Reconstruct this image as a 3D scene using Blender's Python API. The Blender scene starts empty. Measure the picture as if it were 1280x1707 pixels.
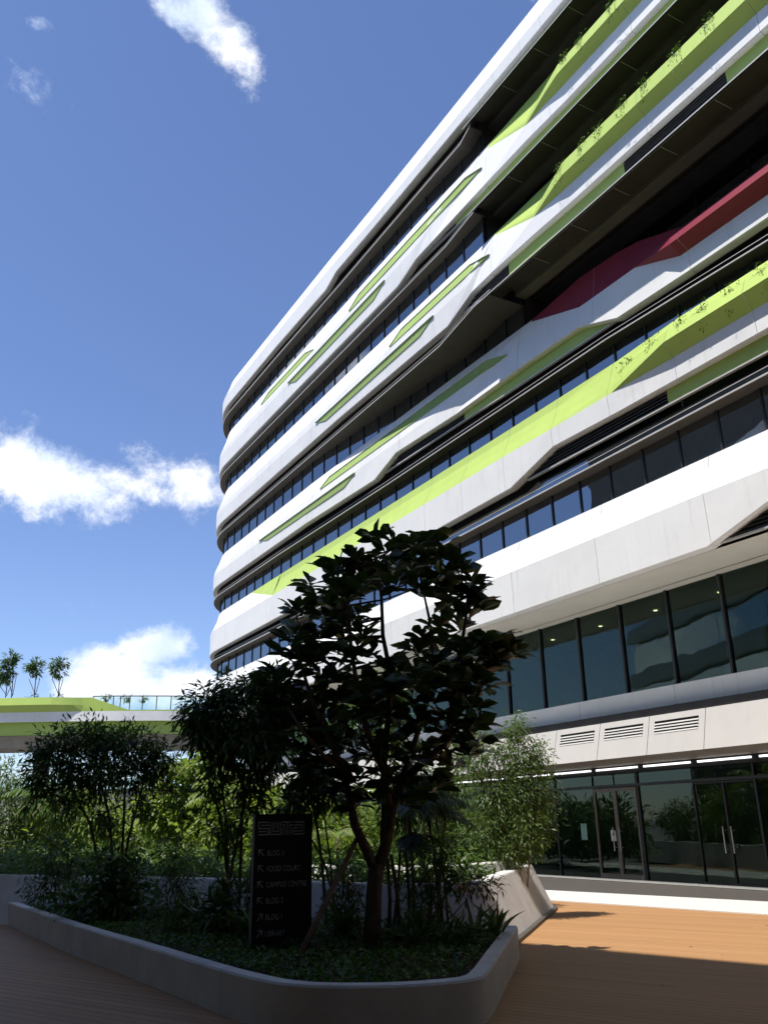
import bpy, math, random
import numpy as np
from mathutils import Vector, Matrix
R = math.radians
random.seed(7); rng = np.random.default_rng(11)
scene = bpy.context.scene
C = scene.collection

# ------------------------------------------------------------------ camera
EYE = 1.65; PITCH = R(20.1); ROLL = R(1.0); FPX = 1430.0
cd = bpy.data.cameras.new('camera'); cam = bpy.data.objects.new('camera', cd); C.objects.link(cam)
cd.sensor_fit = 'VERTICAL'; cd.sensor_height = 36.0; cd.lens = 36.0 * FPX / 1707.0
cd.clip_start = 0.05; cd.clip_end = 6000
_c, _s = math.cos(ROLL), math.sin(ROLL); _ct, _st = math.cos(PITCH), math.sin(PITCH)
_right = Vector((_c, _s * _st, -_s * _ct)); _up = Vector((_s, -_c * _st, _c * _ct)); _fwd = Vector((0, _ct, _st))
M = Matrix((_right, _up, -_fwd)).transposed().to_4x4(); M.translation = (0, 0, EYE)
cam.matrix_world = M
scene.camera = cam
def at(px, py, depth):
    """world point seen at a photo pixel at a given horizontal distance ahead"""
    x, y = px - 640.0, 853.5 - py
    d = _right * x + _up * y + _fwd * FPX
    return d * (depth / d.y) + Vector((0, 0, EYE))

# ------------------------------------------------------------------ sky and sun
SUN_EL = R(66); SUN_H = Vector((-0.80, -0.60, 0))
sun_dir = Vector((SUN_H.x * math.cos(SUN_EL), SUN_H.y * math.cos(SUN_EL), math.sin(SUN_EL)))
world = bpy.data.worlds.new('World'); scene.world = world; world.use_nodes = True
wt = world.node_tree; wt.nodes.clear()
def wn(t, **kw):
    n = wt.nodes.new(t)
    for k, v in kw.items(): setattr(n, k, v)
    return n
def wl(a, b): wt.links.new(a, b)
sky = wn('ShaderNodeTexSky', sky_type='NISHITA', sun_disc=False, sun_elevation=SUN_EL,
         sun_rotation=math.atan2(SUN_H.x, SUN_H.y), altitude=0.0, air_density=1.0, dust_density=0.15, ozone_density=3.0)
bg = wn('ShaderNodeBackground'); bg.inputs['Strength'].default_value = 0.110
tint = wn('ShaderNodeMix', data_type='RGBA', blend_type='MULTIPLY'); tint.inputs['Factor'].default_value = 1.0; tint.inputs[7].default_value = (.96, .965, 1.13, 1)
wl(sky.outputs[0], tint.inputs[6]); wl(tint.outputs[2], bg.inputs['Color'])
tc = wn('ShaderNodeTexCoord')
def vmath(op, a, b=None):
    n = wn('ShaderNodeVectorMath', operation=op)
    for i, v in enumerate((a, b)):
        if v is None: continue
        if isinstance(v, (tuple, list, Vector)): n.inputs[i].default_value = tuple(v)
        else: wl(v, n.inputs[i])
    return n
def smath(op, a, b=None, c=None, clamp=False):
    n = wn('ShaderNodeMath', operation=op, use_clamp=clamp)
    for i, v in enumerate((a, b, c)):
        if v is None: continue
        if isinstance(v, (int, float)): n.inputs[i].default_value = v
        else: wl(v, n.inputs[i])
    return n.outputs[0]
warp = wn('ShaderNodeTexNoise'); warp.inputs['Scale'].default_value = 9.0; warp.inputs['Detail'].default_value = 3.0
wl(tc.outputs['Generated'], warp.inputs['Vector'])
wv = vmath('SCALE', vmath('SUBTRACT', warp.outputs['Color'], (0.5, 0.5, 0.5)).outputs[0]); wv.inputs['Scale'].default_value = 0.035
dirn = vmath('ADD', tc.outputs['Generated'], wv.outputs[0]).outputs[0]
# clouds: direction, half width, half height, slant (degrees), density
CLOUDS = [((-.150, .645, .749), .062, .024, -47, 1.05), ((-.190, .622, .760), .050, .022, -12, .95), ((-.322, .606, .727), .020, .008, 18, .55),
          ((-.395, .846, .362), .070, .042, -14, 1.25), ((-.345, .868, .360), .075, .032, -16, 1.1), ((-.285, .887, .362), .075, .022, -6, .95),
          ((-.262, .892, .372), .030, .038, 40, .85), ((-.215, .903, .366), .055, .030, -12, 1.0), ((-.400, .858, .325), .060, .016, -14, .60),
          ((-.300, .940, .156), .062, .030, 10, 1.35), ((-.262, .946, .188), .042, .022, 12, 1.35), ((-.335, .932, .146), .040, .026, 25, 1.2),
          ((-.255, .955, .145), .060, .030, 5, 1.2), ((-.205, .966, .150), .040, .020, 0, 1.1), ((-.324, .917, .232), .030, .016, 0, .50),
          ((-.348, .640, .690), .060, .030, 0, .42)]
for a, el, w, h, sl, de in [(35, 12, .10, .05, 5, 1.2), (95, 14, .14, .06, 4, 1.2), (150, 18, .13, .05, -5, 1.2),
                            (185, 34, .10, .04, 0, 1.0), (210, 15, .14, .06, 6, 1.2), (245, 24, .11, .05, -10, 1.1), (305, 30, .10, .04, 8, 1.0), (20, 52, .08, .04, 20, 1.0), (140, 58, .09, .04, -20, 1.0)]:
    CLOUDS.append(((math.cos(R(el)) * math.sin(R(a)), math.cos(R(el)) * math.cos(R(a)), math.sin(R(el))), w, h, sl, de))
total = None
for c, rw, rh, sl, de in CLOUDS:
    c = Vector(c).normalized(); rx = Vector((c.y, -c.x, 0)).normalized(); ry = rx.cross(c)
    a = R(sl); ax = rx * math.cos(a) + ry * math.sin(a); ay = -rx * math.sin(a) + ry * math.cos(a)
    mpn = wn('ShaderNodeMapping', vector_type='TEXTURE'); wl(dirn, mpn.inputs['Vector'])
    mpn.inputs['Location'].default_value = c; mpn.inputs['Rotation'].default_value = Matrix((ax, ay, -c)).transposed().to_euler(); mpn.inputs['Scale'].default_value = (rw, rh, .25)
    b = smath('MULTIPLY', smath('POWER', .472, vmath('DOT_PRODUCT', mpn.outputs[0], mpn.outputs[0]).outputs['Value']), de)
    total = b if total is None else smath('MAXIMUM', total, b)
cn = wn('ShaderNodeTexNoise'); cn.inputs['Scale'].default_value = 17.0; cn.inputs['Detail'].default_value = 9.0; cn.inputs['Roughness'].default_value = 0.70
wl(dirn, cn.inputs['Vector'])
dens = smath('ADD', total, smath('MULTIPLY', smath('SUBTRACT', cn.outputs['Fac'], 0.5), 1.9))
mr = wn('ShaderNodeMapRange', interpolation_type='SMOOTHSTEP'); mr.inputs['From Min'].default_value = 0.42; mr.inputs['From Max'].default_value = 1.10
wl(dens, mr.inputs['Value'])
msk = smath('MULTIPLY', mr.outputs[0], smath('GREATER_THAN', total, 0.03))
cn2 = wn('ShaderNodeTexNoise'); cn2.inputs['Scale'].default_value = 11.0; cn2.inputs['Detail'].default_value = 5.0
wl(dirn, cn2.inputs['Vector'])
cr = wn('ShaderNodeValToRGB'); cr.color_ramp.elements[0].position = .36; cr.color_ramp.elements[0].color = (.60, .70, .88, 1)
cr.color_ramp.elements[1].position = .56; cr.color_ramp.elements[1].color = (.96, .97, 1.0, 1)
wl(cn2.outputs['Fac'], cr.inputs['Fac'])
bgc = wn('ShaderNodeBackground'); bgc.inputs['Strength'].default_value = 0.98
wl(cr.outputs[0], bgc.inputs['Color'])
mx = wn('ShaderNodeMixShader'); wl(smath('MULTIPLY', msk, 0.96), mx.inputs[0]); wl(bg.outputs[0], mx.inputs[1]); wl(bgc.outputs[0], mx.inputs[2])
wo = wn('ShaderNodeOutputWorld'); wl(mx.outputs[0], wo.inputs['Surface'])

world.cycles.sampling_method = 'MANUAL'; world.cycles.sample_map_resolution = 256
sl_ = bpy.data.lights.new('sun', 'SUN'); sl_.energy = 5.0; sl_.angle = R(0.53); sl_.color = (1.0, .955, .89)
sun = bpy.data.objects.new('sun', sl_); C.objects.link(sun)
sun.rotation_euler = (-sun_dir).to_track_quat('-Z', 'Y').to_euler()

vs = scene.view_settings; vs.view_transform = 'Standard'; vs.look = 'None'; vs.exposure = 0.5; vs.gamma = 1.0; vs.use_curve_mapping = False
scene.cycles.max_bounces = 5; scene.cycles.diffuse_bounces = 3; scene.cycles.glossy_bounces = 3; scene.cycles.transparent_max_bounces = 8

# ------------------------------------------------------------------ materials
MATS = {}
def mat(name, col, rough=.6, spec=.3, noise=0.0, nscale=3.0, bump=0.0, bscale=60.0, metal=0.0, dirt=0.0, rand=0.0):
    m = bpy.data.materials.new(name); m.use_nodes = True; nt = m.node_tree; p = nt.nodes['Principled BSDF']
    p.inputs['Base Color'].default_value = (*col, 1); p.inputs['Roughness'].default_value = rough
    p.inputs['Specular IOR Level'].default_value = spec; p.inputs['Metallic'].default_value = metal
    tcn = nt.nodes.new('ShaderNodeTexCoord')
    cur = None
    if noise:
        n = nt.nodes.new('ShaderNodeTexNoise'); n.inputs['Scale'].default_value = nscale; n.inputs['Detail'].default_value = 6; n.inputs['Roughness'].default_value = .62
        nt.links.new(tcn.outputs['Object'], n.inputs['Vector'])
        mp = nt.nodes.new('ShaderNodeMapRange'); mp.inputs['From Min'].default_value = .3; mp.inputs['From Max'].default_value = .7
        mp.inputs['To Min'].default_value = 1 - noise; mp.inputs['To Max'].default_value = 1 + noise * .5
        nt.links.new(n.outputs['Fac'], mp.inputs['Value']); cur = mp.outputs[0]
    if dirt:   # thin rain streaks and stains
        mpn = nt.nodes.new('ShaderNodeMapping'); mpn.inputs['Scale'].default_value = (2.2, 2.2, .16)
        nt.links.new(tcn.outputs['Object'], mpn.inputs['Vector'])
        n = nt.nodes.new('ShaderNodeTexNoise'); n.inputs['Scale'].default_value = 2.0; n.inputs['Detail'].default_value = 8; n.inputs['Roughness'].default_value = .7
        nt.links.new(mpn.outputs[0], n.inputs['Vector'])
        mp = nt.nodes.new('ShaderNodeMapRange'); mp.inputs['From Min'].default_value = .55; mp.inputs['From Max'].default_value = .8
        mp.inputs['To Min'].default_value = 1; mp.inputs['To Max'].default_value = 1 - dirt
        nt.links.new(n.outputs['Fac'], mp.inputs['Value'])
        if cur is None: cur = mp.outputs[0]
        else:
            q = nt.nodes.new('ShaderNodeMath'); q.operation = 'MULTIPLY'; nt.links.new(cur, q.inputs[0]); nt.links.new(mp.outputs[0], q.inputs[1]); cur = q.outputs[0]
    if rand:
        oi = nt.nodes.new('ShaderNodeObjectInfo')
        mp = nt.nodes.new('ShaderNodeMapRange'); mp.inputs['To Min'].default_value = 1 - rand; mp.inputs['To Max'].default_value = 1 + rand
        nt.links.new(oi.outputs['Random'], mp.inputs['Value'])
        if cur is None: cur = mp.outputs[0]
        else:
            q = nt.nodes.new('ShaderNodeMath'); q.operation = 'MULTIPLY'; nt.links.new(cur, q.inputs[0]); nt.links.new(mp.outputs[0], q.inputs[1]); cur = q.outputs[0]
    if cur is not None:
        v = nt.nodes.new('ShaderNodeVectorMath'); v.operation = 'SCALE'; v.inputs[0].default_value = col
        nt.links.new(cur, v.inputs['Scale']); nt.links.new(v.outputs[0], p.inputs['Base Color'])
    if bump:
        n = nt.nodes.new('ShaderNodeTexNoise'); n.inputs['Scale'].default_value = bscale; n.inputs['Detail'].default_value = 4
        nt.links.new(tcn.outputs['Object'], n.inputs['Vector'])
        b = nt.nodes.new('ShaderNodeBump'); b.inputs['Strength'].default_value = bump; b.inputs['Distance'].default_value = .02
        nt.links.new(n.outputs['Fac'], b.inputs['Height']); nt.links.new(b.outputs[0], p.inputs['Normal'])
    MATS[name] = m; return m
W = mat('white_cladding', (.76, .762, .75), .42, .35, noise=.06, nscale=.7, dirt=.20, rand=.02)
LIME = mat('lime_cladding', (.405, .535, .125), .45, .35, noise=.06, nscale=.8, dirt=.08)
LIME_SHADE = mat('shaded_lime_cladding', (.30, .415, .12), .5, .3, noise=.06, nscale=.8)  # lime made darker to paint the shade of the slots
CRIM = mat('crimson_cladding', (.225, .022, .042), .45, .35, noise=.06, nscale=.8)
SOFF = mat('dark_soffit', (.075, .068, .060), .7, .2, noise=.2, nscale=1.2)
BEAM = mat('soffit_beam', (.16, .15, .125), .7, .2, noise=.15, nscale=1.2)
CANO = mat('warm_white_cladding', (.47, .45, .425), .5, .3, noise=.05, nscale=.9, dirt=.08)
BEIGE = mat('beige_soffit', (.62, .60, .54), .6, .25, noise=.06, nscale=.9)
ALU = mat('aluminium_edge', (.55, .54, .51), .4, .5, metal=.2, noise=.1)
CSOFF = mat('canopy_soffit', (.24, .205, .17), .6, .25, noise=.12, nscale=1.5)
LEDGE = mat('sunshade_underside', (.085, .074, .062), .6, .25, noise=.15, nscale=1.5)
MULL = mat('window_mullion', (.030, .033, .036), .4, .4, noise=.1)
DARK = mat('dark_recess', (.022, .022, .023), .7, .2, noise=.2)
LOUV = mat('louvre_blade', (.10, .10, .10), .5, .35, noise=.1)
VENT = mat('vent_blade', (.62, .61, .58), .5, .3, noise=.05)
CONC = mat('bare_concrete', (.30, .285, .26), .8, .2, noise=.18, nscale=.8, bump=.15, bscale=25)
ROOM = mat('room_surface', (.42, .42, .39), .8, .2, noise=.1)
FRAME = mat('door_frame', (.16, .14, .12), .42, .4, noise=.08)
STONE = mat('pale_stone', (.56, .545, .51), .6, .3, noise=.10, nscale=4, bump=.1, bscale=80)
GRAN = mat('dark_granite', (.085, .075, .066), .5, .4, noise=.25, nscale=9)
PLAST = mat('rendered_wall', (.60, .585, .555), .85, .15, noise=.14, nscale=2.0, dirt=.25, bump=.35, bscale=140)
SOIL = mat('soil', (.055, .04, .028), .95, .1, noise=.4, nscale=14, bump=.8, bscale=30)
GROUND = mat('ground_paving', (.20, .19, .17), .85, .2, noise=.2, nscale=.6, bump=.1)
BLACK = mat('sign_black', (.010, .010, .012), .55, .3, noise=.15, nscale=6)
LETTER = mat('sign_lettering', (.40, .41, .43), .6, .3, noise=.08)
STEEL = mat('brushed_steel', (.55, .55, .55), .3, .5, metal=.9, noise=.1)
PAPER = mat('paper', (.75, .75, .72), .7, .2, noise=.05)
PAPERG = mat('green_notice', (.25, .42, .36), .7, .2, noise=.1)
BARK = mat('grey_bark', (.115, .092, .070), .9, .15, noise=.4, nscale=9, bump=.8, bscale=45)
BARKP = mat('pale_bark', (.26, .22, .17), .9, .15, noise=.3, nscale=12, bump=.6, bscale=50)
STAKE = mat('timber_stake', (.14, .10, .07), .85, .2, noise=.3, nscale=6)
LAMP = mat('bright_slot_glow', (.9, .9, .9)); LAMPW = mat('warm_lamp_glow', (.9, .8, .6))
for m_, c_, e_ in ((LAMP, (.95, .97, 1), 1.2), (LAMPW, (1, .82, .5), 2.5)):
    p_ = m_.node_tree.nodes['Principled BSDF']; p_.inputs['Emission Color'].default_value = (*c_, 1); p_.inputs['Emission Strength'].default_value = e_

def wood():
    m = bpy.data.materials.new('deck_timber'); m.use_nodes = True; nt = m.node_tree; p = nt.nodes['Principled BSDF']
    t = nt.nodes.new('ShaderNodeTexCoord'); oi = nt.nodes.new('ShaderNodeObjectInfo')
    ad = nt.nodes.new('ShaderNodeVectorMath'); ad.operation = 'ADD'
    sc = nt.nodes.new('ShaderNodeVectorMath'); sc.operation = 'SCALE'; sc.inputs[0].default_value = (37, 53, 11); nt.links.new(oi.outputs['Random'], sc.inputs['Scale'])
    nt.links.new(t.outputs['Object'], ad.inputs[0]); nt.links.new(sc.outputs[0], ad.inputs[1])
    mp = nt.nodes.new('ShaderNodeMapping'); mp.inputs['Scale'].default_value = (.7, 22, 22); nt.links.new(ad.outputs[0], mp.inputs['Vector'])
    n = nt.nodes.new('ShaderNodeTexNoise'); n.inputs['Scale'].default_value = 1.6; n.inputs['Detail'].default_value = 7; nt.links.new(mp.outputs[0], n.inputs['Vector'])
    r = nt.nodes.new('ShaderNodeValToRGB'); e = r.color_ramp.elements
    e[0].position = .3; e[0].color = (.285, .150, .062, 1); e[1].position = .72; e[1].color = (.41, .228, .105, 1)
    nt.links.new(n.outputs['Fac'], r.inputs['Fac'])
    n2 = nt.nodes.new('ShaderNodeTexNoise'); n2.inputs['Scale'].default_value = .35; n2.inputs['Detail'].default_value = 5; nt.links.new(t.outputs['Object'], n2.inputs['Vector'])
    a = nt.nodes.new('ShaderNodeMapRange'); a.inputs['To Min'].default_value = .93; a.inputs['To Max'].default_value = 1.07; nt.links.new(oi.outputs['Random'], a.inputs['Value'])
    b = nt.nodes.new('ShaderNodeMapRange'); b.inputs['From Min'].default_value = .3; b.inputs['From Max'].default_value = .7; b.inputs['To Min'].default_value = .88; b.inputs['To Max'].default_value = 1.1; nt.links.new(n2.outputs['Fac'], b.inputs['Value'])
    q = nt.nodes.new('ShaderNodeMath'); q.operation = 'MULTIPLY'; nt.links.new(a.outputs[0], q.inputs[0]); nt.links.new(b.outputs[0], q.inputs[1])
    v = nt.nodes.new('ShaderNodeVectorMath'); v.operation = 'SCALE'; nt.links.new(r.outputs[0], v.inputs[0]); nt.links.new(q.outputs[0], v.inputs['Scale'])
    nt.links.new(v.outputs[0], p.inputs['Base Color']); p.inputs['Roughness'].default_value = .62; p.inputs['Specular IOR Level'].default_value = .25
    bp = nt.nodes.new('ShaderNodeBump'); bp.inputs['Strength'].default_value = .35; bp.inputs['Distance'].default_value = .004; nt.links.new(n.outputs['Fac'], bp.inputs['Height']); nt.links.new(bp.outputs[0], p.inputs['Normal'])
    return m
WOOD = wood()

def glass(name, tint, ior, see, wav, wscale, gcol=(.86, .93, 1.0)):
    """coated glazing: Fresnel reflection over a tinted see-through (or dark) pane, slightly wavy"""
    m = bpy.data.materials.new(name); m.use_nodes = True; nt = m.node_tree; nt.nodes.clear()
    o = nt.nodes.new('ShaderNodeOutputMaterial'); mxs = nt.nodes.new('ShaderNodeMixShader'); fr = nt.nodes.new('ShaderNodeFresnel'); fr.inputs['IOR'].default_value = ior
    g = nt.nodes.new('ShaderNodeBsdfGlossy'); g.inputs['Roughness'].default_value = .012; g.inputs['Color'].default_value = (*gcol, 1)
    if see:
        b = nt.nodes.new('ShaderNodeBsdfTransparent'); b.inputs['Color'].default_value = (*tint, 1)
    else:
        b = nt.nodes.new('ShaderNodeBsdfDiffuse'); b.inputs['Color'].default_value = (*tint, 1)
    t = nt.nodes.new('ShaderNodeTexCoord'); oi = nt.nodes.new('ShaderNodeObjectInfo')
    n = nt.nodes.new('ShaderNodeTexNoise'); n.inputs['Scale'].default_value = wscale; n.inputs['Detail'].default_value = 1.5
    ad = nt.nodes.new('ShaderNodeVectorMath'); ad.operation = 'ADD'; sc = nt.nodes.new('ShaderNodeVectorMath'); sc.operation = 'SCALE'; sc.inputs[0].default_value = (19, 7, 3)
    nt.links.new(oi.outputs['Random'], sc.inputs['Scale']); nt.links.new(t.outputs['Object'], ad.inputs[0]); nt.links.new(sc.outputs[0], ad.inputs[1]); nt.links.new(ad.outputs[0], n.inputs['Vector'])
    bp = nt.nodes.new('ShaderNodeBump'); bp.inputs['Strength'].default_value = 1.0; bp.inputs['Distance'].default_value = wav
    nt.links.new(n.outputs['Fac'], bp.inputs['Height']); nt.links.new(bp.outputs[0], g.inputs['Normal'])
    nt.links.new(fr.outputs[0], mxs.inputs[0]); nt.links.new(b.outputs[0], mxs.inputs[1]); nt.links.new(g.outputs[0], mxs.inputs[2]); nt.links.new(mxs.outputs[0], o.inputs['Surface'])
    return m
GLASS = glass('blue_tinted_glazing', (.010, .014, .020), 3.4, False, .005, .8)
GLASSC = glass('clear_glazing', (.36, .54, .46), 1.55, True, .006, .7, (.78, 1.0, .90))
GLASSR = glass('railing_glass', (.72, .86, .84), 1.5, True, .001, .6)

# ------------------------------------------------------------------ helpers
class MB:
    """collects faces for ONE mesh object"""
    def __init__(s): s.v = []; s.f = []; s.m = []
    def quad(s, a, b, c, d, m=0):
        i = len(s.v); s.v += [tuple(a), tuple(b), tuple(c), tuple(d)]; s.f.append((i, i + 1, i + 2, i + 3)); s.m.append(m)
    def poly(s, pts, m=0):
        i = len(s.v); s.v += [tuple(p) for p in pts]; s.f.append(tuple(range(i, i + len(pts)))); s.m.append(m)
    def hexa(s, p, m=0):
        """p: 8 points, bottom ring 0-3 then top ring 4-7"""
        i = len(s.v); s.v += [tuple(q) for q in p]
        for f in ((0, 3, 2, 1), (4, 5, 6, 7), (0, 1, 5, 4), (1, 2, 6, 5), (2, 3, 7, 6), (3, 0, 4, 7)):
            s.f.append(tuple(i + k for k in f)); s.m.append(m)
    def box(s, x0, x1, y0, y1, z0, z1, m=0):
        s.hexa([(x0, y0, z0), (x1, y0, z0), (x1, y1, z0), (x0, y1, z0), (x0, y0, z1), (x1, y0, z1), (x1, y1, z1), (x0, y1, z1)], m)
    def tube(s, pts, rad, n=6, m=0, cap=True):
        pts = [Vector(p) for p in pts]; rings = []
        for k, p in enumerate(pts):
            t = (pts[min(k + 1, len(pts) - 1)] - pts[max(k - 1, 0)]).normalized()
            a = t.orthogonal().normalized() if k == 0 else (a - t * a.dot(t)).normalized()
            b = t.cross(a); i = len(s.v); r = rad[k] if isinstance(rad, (list, tuple)) else rad
            for j in range(n):
                q = p + (a * math.cos(2 * math.pi * j / n) + b * math.sin(2 * math.pi * j / n)) * r; s.v.append(tuple(q))
            rings.append(i)
        for r0, r1 in zip(rings, rings[1:]):
            for j in range(n):
                s.f.append((r0 + j, r0 + (j + 1) % n, r1 + (j + 1) % n, r1 + j)); s.m.append(m)
        if cap:
            s.f.append(tuple(rings[0] + j for j in reversed(range(n)))); s.m.append(m)
            s.f.append(tuple(rings[-1] + j for j in range(n))); s.m.append(m)
    def build(s, name, mats, parent=None, smooth=False, loc=None):
        me = bpy.data.meshes.new(name); me.from_pydata(s.v, [], s.f); me.update()
        mats = mats if isinstance(mats, (list, tuple)) else [mats]
        for mm in mats: me.materials.append(mm)
        if len(mats) > 1: me.polygons.foreach_set('material_index', s.m)
        if smooth: me.polygons.foreach_set('use_smooth', [True] * len(me.polygons))
        return link(name, me, parent)
def link(name, me, parent=None):
    o = bpy.data.objects.new(name, me); C.objects.link(o)
    if parent is not None:
        o.parent = parent
        pm = WORLD.get(parent.name)
        if pm is not None: o.matrix_parent_inverse = pm
    return o
WORLD = {}
def tag(o, label=None, cat=None, group=None, kind=None):
    for k, v in (('label', label), ('category', cat), ('group', group), ('kind', kind)):
        if v: o[k] = v
    return o
def thing(name, label, cat, loc=(0, 0, 0), group=None):
    o = bpy.data.objects.new(name, None); C.objects.link(o); o.location = loc; o.empty_display_size = .2
    WORLD[o.name] = Matrix.Translation(Vector(loc)).inverted()
    return tag(o, label, cat, group)
# ------------------------------------------------------------------ ground
g = MB(); g.quad((-2500, -2500, -.08), (2500, -2500, -.08), (2500, 2500, -.08), (-2500, 2500, -.08))
tag(g.build('ground', GROUND), kind='structure')

# timber deck: every board its own piece
DD = Vector((.82, -.572, 0)).normalized(); DP = Vector((-DD.y, DD.x, 0))       # along the boards / across them
deck = bpy.data.objects.new('deck', None); C.objects.link(deck); deck['kind'] = 'structure'
BW = .145
def board_mesh(name, spans):
    b = MB()
    for y, x0, x1 in spans: b.hexa([(x0, y, -.03), (x1, y, -.03), (x1, y + BW - .004, -.03), (x0, y + BW - .004, -.03), (x0, y + .001, 0), (x1, y + .001, 0), (x1, y + BW - .005, 0), (x0, y + BW - .005, 0)])
    me = bpy.data.meshes.new(name); me.from_pydata(b.v, [], b.f); me.materials.append(WOOD); return me
ang = math.atan2(DD.y, DD.x)
unit = board_mesh('deck_board', [(0, -.5, .5)])
spare = []                                        # rows the photo does not show stay joined
for i in range(-26, 160):
    y = i * BW + .05
    if not 3.4 < y < 18.6: spare.append((y, -20, 20)); continue
    cuts = [-20.0, -20 + random.uniform(8, 16), random.uniform(-1.5, 6.5), 20.0] if i % 3 else [-20.0, random.uniform(-6, 3), 20.0]
    for x0, x1 in zip(cuts, cuts[1:]):
        o = bpy.data.objects.new('deck_board', unit); C.objects.link(o); o.parent = deck
        o.location = DP * y + DD * ((x0 + x1) / 2); o.rotation_euler = (0, 0, ang); o.scale = (x1 - x0 - .004, 1, 1)
o = bpy.data.objects.new('deck_boards', board_mesh('deck_boards', spare)); C.objects.link(o); o.parent = deck; o.rotation_euler = (0, 0, ang); o['kind'] = 'stuff'
sub = MB(); c0 = [DD * a + DP * b_ for a, b_ in ((-21, -4.5), (21, -4.5), (21, 24), (-21, 24))]
sub.quad(*[(p.x, p.y, -.045) for p in c0]); sub.build('deck_base', DARK, deck)

# ------------------------------------------------------------------ main building
AZ = R(29.6); U = Vector((-math.sin(AZ), math.cos(AZ), 0)); N = Vector((-math.cos(AZ), -math.sin(AZ), 0)); P0 = Vector((7.623, 23.0, 0))
S1, RAD = 37.9, 8.0; SMIN, SMAX = -14.0, 37.9 + RAD * R(105)
def fp(s, o, z):
    """point on the facade: s along it, o out of it, z up; the far end rounds a corner"""
    if s <= S1: p = P0 + U * s + N * o
    else:
        a = (s - S1) / RAD; p = P0 + U * S1 - N * RAD + (N * math.cos(a) + U * math.sin(a)) * (RAD + o)
    return Vector((p.x, p.y, z))
def ssteps(a, b, extra=()):
    """stations between a and b, with the corner finely divided"""
    st = {a, b}
    for e in extra:
        if a < e < b: st.add(e)
    if b > S1:
        k = max(a, S1)
        while k < b: st.add(k); k += .3
    return sorted(st)
def lerp_list(tab, s):
    """tab: [(s, value)] with any order of s"""
    t = sorted(tab, key=lambda q: q[0])
    if s <= t[0][0]: return t[0][1]
    for (a, va), (b, vb) in zip(t, t[1:]):
        if a <= s <= b:
            k = (s - a) / (b - a)
            return [(p[0] * (1 - k) + q[0] * k, p[1] * (1 - k) + q[1] * k) for p, q in zip(va, vb)] if isinstance(va, list) else va * (1 - k) + vb * k
    return t[-1][1]
bld = thing('office_building', 'tall white banded building with lime and crimson trim and ribbon windows', 'building', fp(12, 0, 0))
def sweep(mb, a, b, prof, m=0, extra=(), closed=True):
    """sweep a profile [(o,z)...] (or a function of s) along the facade"""
    st = ssteps(a, b, extra); pf = prof if callable(prof) else (lambda s: prof)
    rows = [[fp(s, o, z) for o, z in pf(s)] for s in st]; n = len(rows[0])
    for r0, r1 in zip(rows, rows[1:]):
        for k in range(n if closed else n - 1):
            mb.quad(r0[k], r0[(k + 1) % n], r1[(k + 1) % n], r1[k], m)
    if closed: mb.poly(rows[0][::-1], m); mb.poly(rows[-1], m)
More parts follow.
